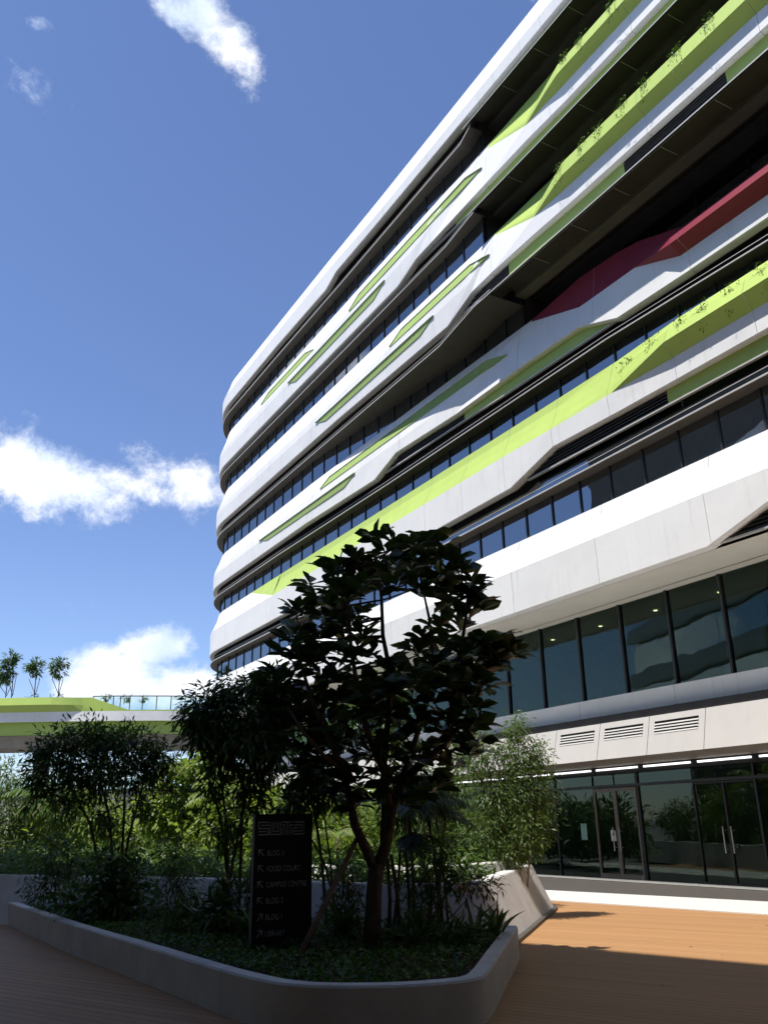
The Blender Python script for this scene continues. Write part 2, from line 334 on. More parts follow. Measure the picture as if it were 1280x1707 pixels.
TIERS = {  # facade tables: image pixel traces, scaled about the camera to each offset beforehand
 1: [
  (60, [(-0.36, 10.983), (-0.3, 10.648), (-0.1, 10.248), (0.1, 9.824), (0.07, 8.404)]),
  (-1.75, [(-0.36, 10.983), (-0.3, 10.648), (-0.1, 10.248), (0.1, 9.814), (0.07, 8.384)]),
  (-3.7, [(-0.36, 10.983), (-0.3, 10.648), (-0.1, 10.248), (0.1, 9.794), (0.07, 8.971)]),
  (-16, [(-0.36, 10.983), (-0.3, 10.648), (-0.1, 10.248), (0.1, 9.794), (0.07, 8.971)]),
 ],
 2: [
  (60, [(-0.36, 15.41), (-0.3, 15.05), (-0.12, 14.606), (0.1, 14.11), (0.07, 12.637)]),
  (20, [(-0.36, 15.41), (-0.3, 15.05), (-0.12, 14.606), (0.1, 14.11), (0.07, 12.707)]),
  (6.2, [(-0.36, 15.39), (-0.3, 15.05), (-0.12, 14.606), (0.1, 14.15), (0.07, 12.856)]),
  (3.8, [(-0.36, 15.39), (-0.3, 15.05), (-0.12, 14.606), (0.1, 14.13), (0.07, 13.504)]),
  (0.9, [(-0.36, 15.4), (-0.2, 14.946), (0.02, 14.386), (0.1, 14.13), (0.07, 13.434)]),
  (-1.6, [(-0.3, 15.487), (0.2, 14.95), (0.4, 14.508), (0.08, 14.094), (0.07, 13.414)]),
  (-16, [(-0.3, 15.507), (0.2, 15.049), (0.45, 14.491), (0.08, 14.065), (0.07, 13.394)]),
 ],
 3: [
  (60, [(-0.36, 19.551), (-0.2, 19.041), (0.05, 18.453), (0.1, 18.108), (0.07, 17.279)]),
  (24, [(-0.36, 19.551), (-0.2, 19.041), (0.05, 18.453), (0.1, 18.009), (0.07, 17.09)]),
  (17, [(-0.73, 19.761), (-0.62, 19.292), (-0.42, 18.745), (-0.38, 18.32), (-0.38, 17.197)]),
  (15.1, [(-0.86, 19.833), (-0.75, 19.363), (-0.55, 18.844), (-0.5, 18.407), (-0.5, 17.893)]),
  (10.5, [(-1.11, 19.96), (-1.0, 19.538), (-0.8, 18.984), (-0.75, 18.574), (-0.75, 17.876)]),
  (5.8, [(-1.26, 19.948), (-1.25, 19.917), (-1.22, 19.867), (-1.2, 19.837), (-0.9, 18.041)]),
  (3, [(-1.26, 20.162), (-1.1, 18.957), (-1.08, 18.897), (-1.05, 18.827), (-0.9, 17.978)]),
  (1.2, [(-1.26, 20.001), (-1.0, 18.803), (-0.98, 18.764), (-0.95, 18.695), (-0.9, 17.316)]),
  (0.2, [(-1.26, 19.809), (-0.95, 18.737), (-0.9, 18.65), (-0.92, 18.647), (-0.9, 17.295)]),
  (-1.6, [(-1.26, 19.145), (-0.6, 18.494), (-0.52, 18.215), (-0.92, 17.922), (-0.9, 17.243)]),
  (-16, [(-1.26, 19.145), (-0.6, 18.597), (-0.5, 18.198), (-0.92, 17.732), (-0.9, 17.085)]),
 ],
 4: [
  (60, [(-0.36, 24.345), (-0.2, 23.743), (0.1, 22.981), (0.12, 22.56), (0.07, 21.672)]),
  (20, [(-0.36, 24.304), (-0.2, 23.692), (0.1, 22.941), (0.12, 22.51), (0.07, 21.642)]),
  (9.6, [(-0.36, 24.192), (-0.2, 23.642), (0.1, 22.901), (0.12, 22.46), (0.07, 21.423)]),
  (7.8, [(-0.36, 24.162), (-0.2, 23.642), (0.1, 22.901), (0.12, 22.46), (0.07, 22.0)]),
  (6.4, [(-0.6, 24.477), (-0.25, 24.027), (-0.2, 23.945), (-0.15, 23.864), (0.07, 22.07)]),
  (3.7, [(-0.9, 24.856), (0.02, 23.036), (0.05, 22.921), (0.06, 22.789), (0.07, 22.07)]),
  (1.7, [(-0.9, 24.908), (0.3, 23.627), (0.4, 23.014), (0.06, 22.749), (0.07, 22.02)]),
  (-16, [(-0.9, 24.908), (0.3, 23.627), (0.4, 23.034), (0.06, 22.55), (0.07, 22.02)]),
 ],
 5: [
  (60, [(-0.36, 28.986), (-0.2, 28.293), (0.1, 27.406), (0.12, 26.98), (0.07, 25.975)]),
  (25, [(-0.36, 28.833), (-0.2, 28.192), (0.1, 27.356), (0.12, 26.95), (0.07, 25.975)]),
  (13.6, [(-0.36, 28.782), (-0.2, 28.141), (0.1, 27.307), (0.12, 26.91), (0.07, 25.875)]),
  (11.9, [(-0.36, 28.782), (-0.2, 28.141), (0.1, 27.287), (0.12, 26.91), (0.07, 26.314)]),
  (6.4, [(-0.6, 29.106), (-0.25, 28.539), (-0.2, 28.414), (-0.15, 28.29), (0.07, 26.403)]),
  (3.7, [(-0.9, 29.581), (0.02, 27.391), (0.05, 27.269), (0.06, 27.115), (0.07, 26.403)]),
  (1.4, [(-0.9, 29.633), (0.3, 27.885), (0.4, 27.365), (0.06, 27.085), (0.07, 26.324)]),
  (-16, [(-0.9, 29.633), (0.3, 27.915), (0.4, 27.365), (0.06, 27.015), (0.07, 26.284)]),
 ],
 6: [
  (60, [(-0.36, 33.015), (-0.25, 32.625), (-0.05, 32.104), (0.1, 31.702), (0.07, 30.756)]),
  (29, [(-0.36, 33.015), (-0.25, 32.625), (-0.05, 32.104), (0.1, 31.702), (0.07, 30.756)]),
  (21.6, [(-0.36, 32.995), (-0.25, 32.625), (-0.05, 32.084), (0.1, 31.662), (0.07, 30.567)]),
  (20.3, [(-0.36, 32.964), (-0.25, 32.574), (-0.05, 32.034), (0.1, 31.613), (0.07, 30.956)]),
  (16, [(-0.36, 32.913), (-0.25, 32.523), (-0.05, 31.884), (0.1, 31.384), (0.07, 30.886)]),
  (-16, [(-0.36, 32.913), (-0.25, 32.523), (-0.05, 31.884), (0.1, 31.384), (0.07, 30.736)]),
 ],
}
SLITS = {
5 : [[((23.19, 0.059, 27.463), (23.18, 0.063, 27.451)), ((24.11, -0.079, 27.85), (23.81, 0.06, 27.463)), ((24.8, -0.182, 28.14), (24.27, 0.057, 27.473)), ((24.97, -0.182, 28.143), (24.44, 0.056, 27.476)), ((25.6, -0.187, 28.157), (25.06, 0.052, 27.489)), ((26.24, -0.191, 28.171), (25.69, 0.047, 27.504)), ((26.88, -0.196, 28.185), (26.32, 0.043, 27.518)), ((27.51, -0.2, 28.199), (26.95, 0.038, 27.532)), ((28.15, -0.203, 28.212), (27.58, 0.033, 27.547)), ((28.78, -0.205, 28.225), (28.21, 0.029, 27.561)), ((29.42, -0.208, 28.236), (28.84, 0.024, 27.576)), ((30.05, -0.21, 28.248), (29.47, 0.019, 27.589)), ((30.64, -0.212, 28.258), (30.06, 0.015, 27.603)), ((30.67, -0.208, 28.242), (30.1, 0.015, 27.603)), ((31.03, -0.105, 27.943), (30.74, 0.009, 27.619)), ((31.38, 0.001, 27.643), (31.37, 0.005, 27.633))], [((14.72, 0.118, 26.874), (14.72, 0.118, 26.867)), ((15.64, 0.118, 26.879), (15.67, 0.102, 26.55)), ((15.89, 0.118, 26.881), (15.92, 0.098, 26.464)), ((16.56, 0.118, 26.885), (16.6, 0.098, 26.47)), ((17.48, 0.118, 26.891), (17.52, 0.098, 26.477)), ((18.4, 0.119, 26.897), (18.44, 0.098, 26.485)), ((19.32, 0.119, 26.903), (19.36, 0.098, 26.492)), ((20.25, 0.119, 26.909), (20.29, 0.098, 26.5)), ((21.16, 0.119, 26.915), (21.2, 0.098, 26.507)), ((22.08, 0.119, 26.921), (22.13, 0.099, 26.515)), ((23.01, 0.119, 26.927), (23.05, 0.099, 26.522)), ((23.93, 0.119, 26.933), (23.98, 0.099, 26.529)), ((24.85, 0.119, 26.939), (24.89, 0.099, 26.537)), ((25.52, 0.12, 26.943), (25.57, 0.099, 26.542)), ((25.77, 0.12, 26.944), (25.81, 0.103, 26.627)), ((26.69, 0.12, 26.95), (26.69, 0.12, 26.943))], [((6.69, -0.054, 27.493), (6.69, -0.053, 27.486)), ((7.65, -0.071, 27.801), (7.61, -0.039, 27.471)), ((7.9, -0.073, 27.876), (7.85, -0.035, 27.466)), ((8.58, -0.065, 27.869), (8.52, -0.02, 27.448)), ((9.52, -0.067, 27.877), (9.42, 0.005, 27.417)), ((10.51, -0.106, 27.939), (10.31, 0.035, 27.378)), ((11.52, -0.144, 28.0), (11.2, 0.068, 27.335)), ((12.48, -0.162, 28.033), (12.08, 0.095, 27.304)), ((13.44, -0.165, 28.044), (13.01, 0.099, 27.303)), ((14.38, -0.167, 28.054), (13.93, 0.1, 27.304)), ((15.33, -0.169, 28.063), (14.87, 0.1, 27.309)), ((16.27, -0.171, 28.073), (15.79, 0.1, 27.314)), ((17.22, -0.173, 28.082), (16.73, 0.1, 27.319)), ((17.92, -0.174, 28.089), (17.42, 0.1, 27.323)), ((18.06, -0.119, 27.936), (17.65, 0.1, 27.325)), ((18.6, 0.095, 27.342), (18.59, 0.1, 27.329))]] ,
4 : [[((10.54, 0.119, 22.451), (10.54, 0.119, 22.445)), ((11.47, 0.119, 22.457), (11.5, 0.105, 22.158)), ((11.71, 0.119, 22.458), (11.74, 0.101, 22.085)), ((12.4, 0.119, 22.462), (12.43, 0.101, 22.089)), ((13.33, 0.119, 22.467), (13.36, 0.1, 22.094)), ((14.26, 0.119, 22.472), (14.29, 0.1, 22.099)), ((15.19, 0.12, 22.478), (15.22, 0.1, 22.104)), ((16.11, 0.12, 22.483), (16.15, 0.099, 22.109)), ((17.05, 0.12, 22.488), (17.09, 0.099, 22.114)), ((17.97, 0.12, 22.494), (18.01, 0.099, 22.119)), ((18.9, 0.12, 22.499), (18.95, 0.099, 22.125)), ((19.83, 0.12, 22.504), (19.87, 0.098, 22.13)), ((20.76, 0.12, 22.509), (20.81, 0.098, 22.134)), ((21.35, 0.12, 22.512), (21.39, 0.098, 22.137)), ((21.69, 0.12, 22.515), (21.72, 0.104, 22.237)), ((22.62, 0.12, 22.52), (22.62, 0.12, 22.514))], [((6.58, -0.045, 23.069), (6.58, -0.045, 23.063)), ((7.16, -0.015, 23.196), (7.14, 0.0, 23.013)), ((7.96, -0.149, 23.517), (7.66, 0.074, 22.928)), ((8.01, -0.158, 23.538), (7.69, 0.08, 22.921)), ((8.6, -0.162, 23.548), (8.25, 0.099, 22.903)), ((9.23, -0.166, 23.559), (8.87, 0.097, 22.909)), ((9.86, -0.17, 23.568), (9.49, 0.094, 22.915)), ((10.49, -0.172, 23.576), (10.1, 0.094, 22.919)), ((11.12, -0.174, 23.584), (10.72, 0.093, 22.922)), ((11.75, -0.176, 23.592), (11.34, 0.093, 22.926)), ((12.38, -0.178, 23.6), (11.96, 0.092, 22.93)), ((13.01, -0.18, 23.608), (12.57, 0.092, 22.933)), ((13.63, -0.182, 23.616), (13.19, 0.091, 22.937)), ((13.7, -0.182, 23.617), (13.25, 0.091, 22.937)), ((14.05, -0.054, 23.301), (13.81, 0.091, 22.94)), ((14.43, 0.086, 22.955), (14.43, 0.09, 22.944))]] ,
3 : [[((18.72, -0.259, 18.175), (18.72, -0.259, 18.169)), ((19.58, -0.2, 18.138), (19.59, -0.203, 17.832)), ((19.77, -0.188, 18.13), (19.78, -0.191, 17.76)), ((20.46, -0.141, 18.101), (20.47, -0.146, 17.738)), ((21.31, -0.084, 18.064), (21.33, -0.089, 17.71)), ((22.17, -0.025, 18.028), (22.19, -0.032, 17.683)), ((23.02, 0.032, 17.992), (23.04, 0.024, 17.656)), ((23.86, 0.089, 17.956), (23.88, 0.08, 17.629)), ((24.81, 0.098, 17.963), (24.84, 0.088, 17.644)), ((25.78, 0.099, 17.979), (25.8, 0.089, 17.666)), ((26.74, 0.099, 17.994), (26.77, 0.089, 17.688)), ((27.72, 0.1, 18.01), (27.74, 0.09, 17.711)), ((28.68, 0.099, 18.027), (28.7, 0.09, 17.733)), ((29.35, 0.098, 18.039), (29.37, 0.091, 17.748)), ((29.66, 0.098, 18.044), (29.67, 0.093, 17.822)), ((30.63, 0.096, 18.062), (30.63, 0.096, 18.057))], [((7.16, -1.008, 19.05), (7.16, -1.007, 19.042)), ((8.41, -1.012, 19.447), (8.32, -0.939, 19.006)), ((8.48, -1.01, 19.447), (8.39, -0.935, 19.004)), ((9.76, -0.979, 19.441), (9.59, -0.852, 18.955)), ((11.01, -0.934, 19.423), (10.78, -0.773, 18.91)), ((12.24, -0.874, 19.39), (11.99, -0.71, 18.879)), ((13.46, -0.815, 19.358), (13.19, -0.648, 18.849)), ((14.67, -0.757, 19.326), (14.39, -0.586, 18.819)), ((15.85, -0.682, 19.28), (15.57, -0.518, 18.783)), ((17.0, -0.601, 19.227), (16.72, -0.442, 18.739)), ((18.16, -0.528, 19.181), (17.86, -0.365, 18.694)), ((19.31, -0.456, 19.136), (18.99, -0.289, 18.65)), ((20.45, -0.385, 19.091), (20.11, -0.213, 18.606)), ((21.58, -0.313, 19.046), (21.22, -0.138, 18.562)), ((21.64, -0.31, 19.044), (21.28, -0.134, 18.56)), ((22.32, -0.065, 18.525), (22.32, -0.064, 18.519))]] ,
}
def prof(k, s): return lerp_list(TIERS[k], s)
def zB(k, s): return prof(k, s)[4][1]
PM = [W, LIME, CRIM]
def colour(k, seg, s):
    if seg == 3: return 0
    if k in (4, 5): return 1 if s < 6.4 else 0
    if k == 2: return 1 if s < 28.3 else 0
    if k == 3: return 2 if s < 5.8 else 0
    return 0
def cladding(k, j0, j1):
    """one storey-high folded cladding panel between two joints"""
    mb = MB(); kn = [q[0] for q in TIERS[k]]
    ex = kn + [s for s in (28.3, 33.0) if k == 2]
    st = ssteps(j0 + .006, j1 - .006, ex)
    rows = []
    for s in st:
        p = prof(k, s); a0, b0 = p[0], p[4]
        rows.append([fp(s, a0[0] - .16, a0[1] - .01)] + [fp(s, o, z) for o, z in p] + [fp(s, b0[0] - .05, b0[1] - .035), fp(s, b0[0] - .30, b0[1] - .03)])
    for (sa, r0), (sb, r1) in zip(zip(st, rows), zip(st[1:], rows[1:])):
        mid = (sa + sb) / 2
        for q in range(7):
            seg = q - 1
            if k == 2 and 28.3 <= mid <= 33.0 and 0 <= seg <= 2:
                if seg == 0:
                    pa, pb = (r[4].lerp(r[1], (q_ - 28.3) / 4.7) for r, q_ in ((r0, sa), (r1, sb)))      # slanting end of the lime paint
                    mb.poly([r0[1], pa, pb, r1[1]], 1); mb.poly([pa, r0[4], r1[4], pb], 0)
                continue
            c = colour(k, min(max(seg, 0), 3), mid) if q < 6 else 0
            mb.quad(r0[q], r0[q + 1], r1[q + 1], r1[q], c)
    for r in (rows[0], rows[-1]):          # returns into the joint
        inner = [p - N * 0 + (fp((j0 + j1) / 2, -.04, 0) - fp((j0 + j1) / 2, 0, 0)) for p in r]
        for q in range(len(r) - 1): mb.quad(r[q], r[q + 1], inner[q + 1], inner[q], 0)
    return mb.build('cladding_panel', PM, bld)
for k in range(1, 7):
    mod = 2.7 if k == 2 else 4.18; ph = 3.8 if k == 2 else 6.47
    j = ph
    while j > SMIN: j -= mod
    while j < SMAX: cladding(k, j, min(j + mod, SMAX)); j += mod
    # dark backing behind the joints
    mb = MB(); sweep(mb, SMIN, SMAX, lambda s: [(o - .07, z) for o, z in prof(k, s)], extra=[q[0] for q in TIERS[k]], closed=False); mb.build('cladding_backing', DARK, bld)

# slots flush on the folds, lime darkened to stand for shade, each with a white drip edge
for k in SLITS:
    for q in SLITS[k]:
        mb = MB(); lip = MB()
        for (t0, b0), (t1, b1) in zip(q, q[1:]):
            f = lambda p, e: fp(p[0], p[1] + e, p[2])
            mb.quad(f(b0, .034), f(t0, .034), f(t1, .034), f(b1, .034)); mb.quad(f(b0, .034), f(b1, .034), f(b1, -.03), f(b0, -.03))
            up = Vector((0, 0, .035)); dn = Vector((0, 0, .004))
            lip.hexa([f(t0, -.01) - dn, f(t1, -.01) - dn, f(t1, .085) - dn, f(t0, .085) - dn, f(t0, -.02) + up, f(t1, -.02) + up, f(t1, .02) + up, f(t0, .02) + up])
        slot = mb.build('green_slot', LIME_SHADE, bld); lip.build('drip_edge', W, slot)

# sunshade ledges over the windows: (s, out, z)
LEDGES = {6: [(60, 0, 30.12), (30, 0, 30.0), (20, 0, 29.88), (8.1, 0, 29.86), (7.3, 0, 30.2)],
          5: [(60, 0, 25.5), (9.6, 0, 25.44), (7.3, .02, 25.72)],
          4: [(60, 0, 20.93), (24, 0, 20.92), (14, .2, 20.67), (10, .3, 20.55), (7.4, .35, 20.92), (6.3, .35, 20.93)],
          3: [(60, 0, 16.53), (28, 0, 16.4), (16, -.48, 16.57), (8, -.9, 16.84), (1.8, -.9, 16.80), (-5, -.9, 16.49), (-16, -.9, 16.4)],
          2: [(60, 0, 12.1), (10, 0, 12.05), (-5, 0, 12.25), (-16, 0, 12.3)]}
def ledge(k, s):
    t = sorted(LEDGES[k])
    if s <= t[0][0]: return t[0][1:]
    for a, b in zip(t, t[1:]):
        if a[0] <= s <= b[0]:
            f = (s - a[0]) / (b[0] - a[0]); return (a[1] + (b[1] - a[1]) * f, a[2] + (b[2] - a[2]) * f)
    return t[-1][1:]
WIN = {1: (-14, SMAX), 2: (-14, SMAX), 3: (6.35, SMAX), 4: (7.4, SMAX), 5: (7.3, SMAX)}     # window strip above tier k
def gl(k, s): return min(min(prof(k, s)[0][0], 0) - .12, ledge(k + 1, s)[0] - .45 if k == 2 else 0)                    # glass line
def rb(k, s): return min(gl(k - 1, s) + .02, prof(k, s)[4][0] - .52)
for k in (2, 3, 4, 5, 6):
    a = max(WIN[k - 1][0], SMIN); ex = [q[0] for q in LEDGES[k]]
    mb = MB()
    def lp(s, k=k):
        o, z = ledge(k, s); gi = rb(k, s) - .1
        return [(gi, z - .0), (o - .02, z - .0), (o, z + .01), (o, z + .05), (gi, z + .05)]
    st = ssteps(a, SMAX, ex); rows = [[fp(s, o, z) for o, z in lp(s)] for s in st]
    for r0, r1 in zip(rows, rows[1:]):
        for q in range(5): mb.quad(r0[q], r0[(q + 1) % 5], r1[(q + 1) % 5], r1[q], 1 if q in (1, 2) else 0)
    mb.poly(rows[0][::-1]); mb.poly(rows[-1])
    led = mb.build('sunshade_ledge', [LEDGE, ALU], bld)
    # recess between ledge and cladding
    mb = MB(); sweep(mb, a, SMAX, lambda s, k=k: [(rb(k, s), ledge(k, s)[1] + .09), (rb(k, s), zB(k, s) + .9)], extra=ex, closed=False)
    mb.build('recess_band', GLASS if k == 2 else DARK, bld)
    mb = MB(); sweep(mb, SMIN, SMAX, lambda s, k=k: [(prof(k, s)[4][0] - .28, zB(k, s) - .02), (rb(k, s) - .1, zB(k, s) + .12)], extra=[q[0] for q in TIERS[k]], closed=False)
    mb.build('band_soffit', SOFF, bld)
    # a fine wire rail in the recess
    mb = MB(); st = ssteps(a, S1 + 4, ex)
    mb.tube([fp(s, ledge(k, s)[0] - .10, ledge(k, s)[1] + .26) for s in st], .012, 4); mb.build('rail_wire', ALU, led)

# ribbon windows: every pane and mullion its own piece
def window(k, a, b, top=None, inset=None):
    def row(s):
        gi = gl(k, s) if inset is None else inset
        z0 = prof(k, s)[0][1] - .25; z1 = (ledge(k + 1, s)[1] + .02) if top is None else top
        return gi, z0, z1
    mb = MB(); st = ssteps(a + .03, b - .03)
    rs = [row(s) for s in st]
    for i in range(len(st) - 1):
        (g0, l0, h0), (g1, l1, h1) = rs[i], rs[i + 1]
        mb.quad(fp(st[i], g0, l0), fp(st[i], g0, h0), fp(st[i + 1], g1, h1), fp(st[i + 1], g1, l1))
    p = mb.build('window_pane', GLASS, bld)
    g0, l0, h0 = row(a); mb = MB()
    mb.hexa([fp(a - .03, g0 - .08, l0), fp(a + .03, g0 - .08, l0), fp(a + .03, g0 + .045, l0), fp(a - .03, g0 + .045, l0),
             fp(a - .03, g0 - .08, h0), fp(a + .03, g0 - .08, h0), fp(a + .03, g0 + .045, h0), fp(a - .03, g0 + .045, h0)])
    mb.build('mullion', MULL, bld)
PH = 7.5
for k in (1, 2, 3, 4, 5):
    a, b = WIN[k]; j = PH + 1.4 * math.ceil((a - PH) / 1.4)
    if j - a > .2: window(k, a, j)
    while j < min(b, S1 + 9):
        window(k, j, j + 1.4); j += 1.4

# lower fascias: green faces, louvres and their pale bottom edge  (s, z at the bottom)
FASCIA = {6: (-.15, [(20.6, 30.91), (16, 30.81), (-16, 30.61)], [(20.6, 15.0, 'dark'), (15.0, -14, 'green')]),
          5: (-.15, [(13.2, 26.29), (8, 26.09), (-16, 25.99)], [(13.2, 8.9, 'louvre'), (8.9, -14, 'green')]),
          4: (-.15, [(9.3, 21.70), (7.2, 21.51), (-16, 21.54)], [(9.3, 5.6, 'louvre'), (5.6, -.6, 'green'), (-.6, -4.7, 'louvre'), (-4.7, -14, 'green')]),
          3: (-1.05, [(16.8, 17.38), (10.5, 17.53), (1.2, 17.43)], [(16.8, 10.2, 'louvre'), (10.2, 1.25, 'green')]),
          2: (-.15, [(5.5, 12.96), (-16, 12.90)], [(5.5, -1.0, 'louvre'), (-1.0, -14, 'green')]),
          1: (-.20, [(-1.8, 8.47), (-16, 8.35)], [(-1.8, -14, 'louvre')])}
for k, (fo_, zl, spans) in FASCIA.items():
    zf = lambda s: lerp_list(zl, s)
    fo = lambda s: prof(k, s)[4][0] - .22
    for a, b, what in spans:
        a, b = min(a, b), max(a, b); ex = [q[0] for q in TIERS[k]] + [q[0] for q in zl]
        back = .10 if what != 'green' else 0
        mb = MB(); sweep(mb, a, b, lambda s: [(fo(s) - back, zf(s)), (fo(s) - back, zB(k, s) + .35)], extra=ex, closed=False)
        f = mb.build('green_fascia' if what == 'green' else 'louvre_backing', LIME if what == 'green' else DARK, bld)
        if what == 'louvre':
            n = 8
            for i in range(n):
                st = ssteps(a, b, ex + [a + (b - a) * q / 40 for q in range(40)])
                run = []
                zlev = lambda s: zf(s) + .04 + i * .10
                for s in st:
                    if zlev(s) < zB(k, s) + .06: run.append(s)
                if len(run) < 2: continue
                mb = MB(); sweep(mb, run[0], run[-1], lambda s: [(fo(s) - .08, zlev(s) + .03), (fo(s), zlev(s)), (fo(s), zlev(s) + .018), (fo(s) - .08, zlev(s) + .048)], extra=ex)
                mb.build('louvre_slat', LOUV, bld)
    a, b = min(q[1] for q in spans), max(q[0] for q in spans)
    LIP = {4: (.60, .64), 5: (.53, .70), 6: (.49, .77)}.get(k)          # the open terraces are roofed by a deeper lip
    lip = lambda s: LIP[0] if LIP and s < 7.4 else .02
    lz = lambda s: zf(s) - (LIP[1] if LIP and s < 7.4 else 0)
    mb = MB(); sweep(mb, max(a, SMIN), b, lambda s: [(fo(s) - .08, zf(s) - .05), (fo(s) + lip(s), lz(s) - .045), (fo(s) + lip(s), lz(s)), (fo(s) - .08, zf(s))], extra=[q[0] for q in zl] + [7.401, 7.399])
    if LIP:
        mb2 = MB(); sweep(mb2, max(a, SMIN), 7.39, lambda s: [(fo(s) - .08, zf(s) - .056), (fo(s) + lip(s) - .02, lz(s) - .051)], closed=False); mb2.build('lip_soffit', SOFF, bld)
    mb.build('edge_trim', ALU, bld)

# open terraces at the near end: soffits, back walls, end walls
for k, a, dep in ((6, 7.3, 4.6), (5, 7.4, 4.6), (4, 6.35, 3.0)):
    fo, zl, _ = FASCIA[k]; zf = lambda s: lerp_list(zl, s) - .03
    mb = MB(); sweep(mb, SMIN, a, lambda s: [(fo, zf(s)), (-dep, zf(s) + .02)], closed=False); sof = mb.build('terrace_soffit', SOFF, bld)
    for s in [a - 2.1 - 2.1 * i for i in range(10)]:
        mb = MB(); mb.hexa([fp(s, -1.1, zf(s) - .012), fp(s + .02, -1.1, zf(s) - .012), fp(s + .02, fo - .1, zf(s) - .012), fp(s, fo - .1, zf(s) - .012), fp(s, -1.1, zf(s)), fp(s + .02, -1.1, zf(s)), fp(s + .02, fo - .1, zf(s)), fp(s, fo - .1, zf(s))])
        mb.build('soffit_joint', ALU, sof)
    for o0, o1, h, m_ in ((-1.0, -1.5, .22, BEAM), (-1.85, -2.6, .16, SOFF)):
        mb = MB(); sweep(mb, SMIN, a, lambda s: [(o1, zf(s) - h), (o0, zf(s) - h), (o0, zf(s) + .01), (o1, zf(s) + .01)]); mb.build('soffit_beam', m_, bld)
    zb0 = TIERS[k - 1][-1][1][0][1]
    mb = MB(); sweep(mb, SMIN, a, [(-dep, zb0 - 1.6), (-dep, zf(0) + .1)], closed=False)
    if k == 4: 
        mb2 = MB(); sweep(mb2, SMIN, a, [(-dep - .3, zb0 - 1.6), (-dep - .3, zf(0) + .1)], closed=False); mb2.build('back_wall', DARK, bld)
        j = -13.6
        while j < a - 1.0:
            q = MB(); q.quad(fp(j + .03, -dep + .05, zb0 - 1.2), fp(j + 2.07, -dep + .05, zb0 - 1.2), fp(j + 2.07, -dep + .05, zf(0) - .25), fp(j + .03, -dep + .05, zf(0) - .25)); q.build('window_pane', GLASS, bld)
            q = MB(); q.hexa([fp(j - .03, -dep, zb0 - 1.2), fp(j + .03, -dep, zb0 - 1.2), fp(j + .03, -dep + .1, zb0 - 1.2), fp(j - .03, -dep + .1, zb0 - 1.2), fp(j - .03, -dep, zf(0)), fp(j + .03, -dep, zf(0)), fp(j + .03, -dep + .1, zf(0)), fp(j - .03, -dep + .1, zf(0))]); q.build('mullion', MULL, bld)
            j += 2.1
    else: mb.build('back_wall', SOFF, bld)
    mb = MB(); e0 = -.62 if k > 4 else -1.45; mb.quad(fp(a, e0, zb0 - 1.0), fp(a, -dep, zb0 - 1.0), fp(a, -dep, zf(a) + .1), fp(a, e0, zf(a) + .1)); mb.build('end_wall', SOFF, bld)
# floor slabs and roof close the volume
for k in range(1, 7):
    mb = MB(); zz = TIERS[k][0][1][4][1] + .55
    sweep(mb, SMIN, SMAX, [(-.75, zz - .2), (-.75, zz), (-7, zz), (-7, zz - .2)] if k != 3 else [(-1.8, zz - .2), (-1.8, zz), (-7, zz), (-7, zz - .2)]); mb.build('floor_slab', CONC, bld)
mb = MB(); sweep(mb, SMIN, SMAX, [(-.60, 32.9), (-.60, 33.05), (-7.2, 33.05), (-7.2, 32.9)]); mb.build('roof_slab', CONC, bld)
mb = MB(); mb.hexa([fp(SMIN, -22, 0), fp(36, -22, 0), fp(36, -7, 0), fp(SMIN, -7, 0), fp(SMIN, -22, 32.8), fp(36, -22, 32.8), fp(36, -7, 32.8), fp(SMIN, -7, 32.8)]); mb.build('core_wall', DARK, bld)

# first floor: soffit, tall glazing, sill band
mb = MB(); sweep(mb, SMIN, SMAX, lambda s: [(-.28, zB(1, s) - .02 if s > -1.8 else 8.34), (-2.0, 8.40)], extra=(-1.75, -3.7), closed=False); sof = mb.build('entrance_soffit', BEIGE, bld)
mb = MB(); sweep(mb, SMIN, SMAX, [(-2.0, 8.44), (-2.05, 8.44)], closed=False); mb.build('soffit_groove', DARK, sof)
mb = MB(); sweep(mb, SMIN, SMAX, [(-2.05, 8.40), (-2.55, 8.38)], closed=False); mb.build('inner_soffit', BEIGE, bld)
j = 2.05 - 2.05 * 8
while j < S1:
    mb = MB(); mb.quad(fp(j + .03, -2.42, 5.45), fp(j + .03, -2.42, 8.38), fp(j + 2.02, -2.42, 8.38), fp(j + 2.02, -2.42, 5.45)); mb.build('tall_pane', GLASSC, bld)
    mb = MB(); mb.hexa([fp(j - .035, -2.52, 5.45), fp(j + .035, -2.52, 5.45), fp(j + .035, -2.34, 5.45), fp(j - .035, -2.34, 5.45), fp(j - .035, -2.52, 8.38), fp(j + .035, -2.52, 8.38), fp(j + .035, -2.34, 8.38), fp(j - .035, -2.34, 8.38)]); mb.build('mullion', MULL, bld)
    j += 2.05
j = 2.03 - 4.18 * 4
while j < S1:
    mb = MB(); sweep(mb, j + .006, j + 4.17, [(-2.6, 4.86), (-2.22, 4.86), (-2.2, 5.47), (-2.6, 5.47)]); mb.build('sill_panel', W, bld); j += 4.18
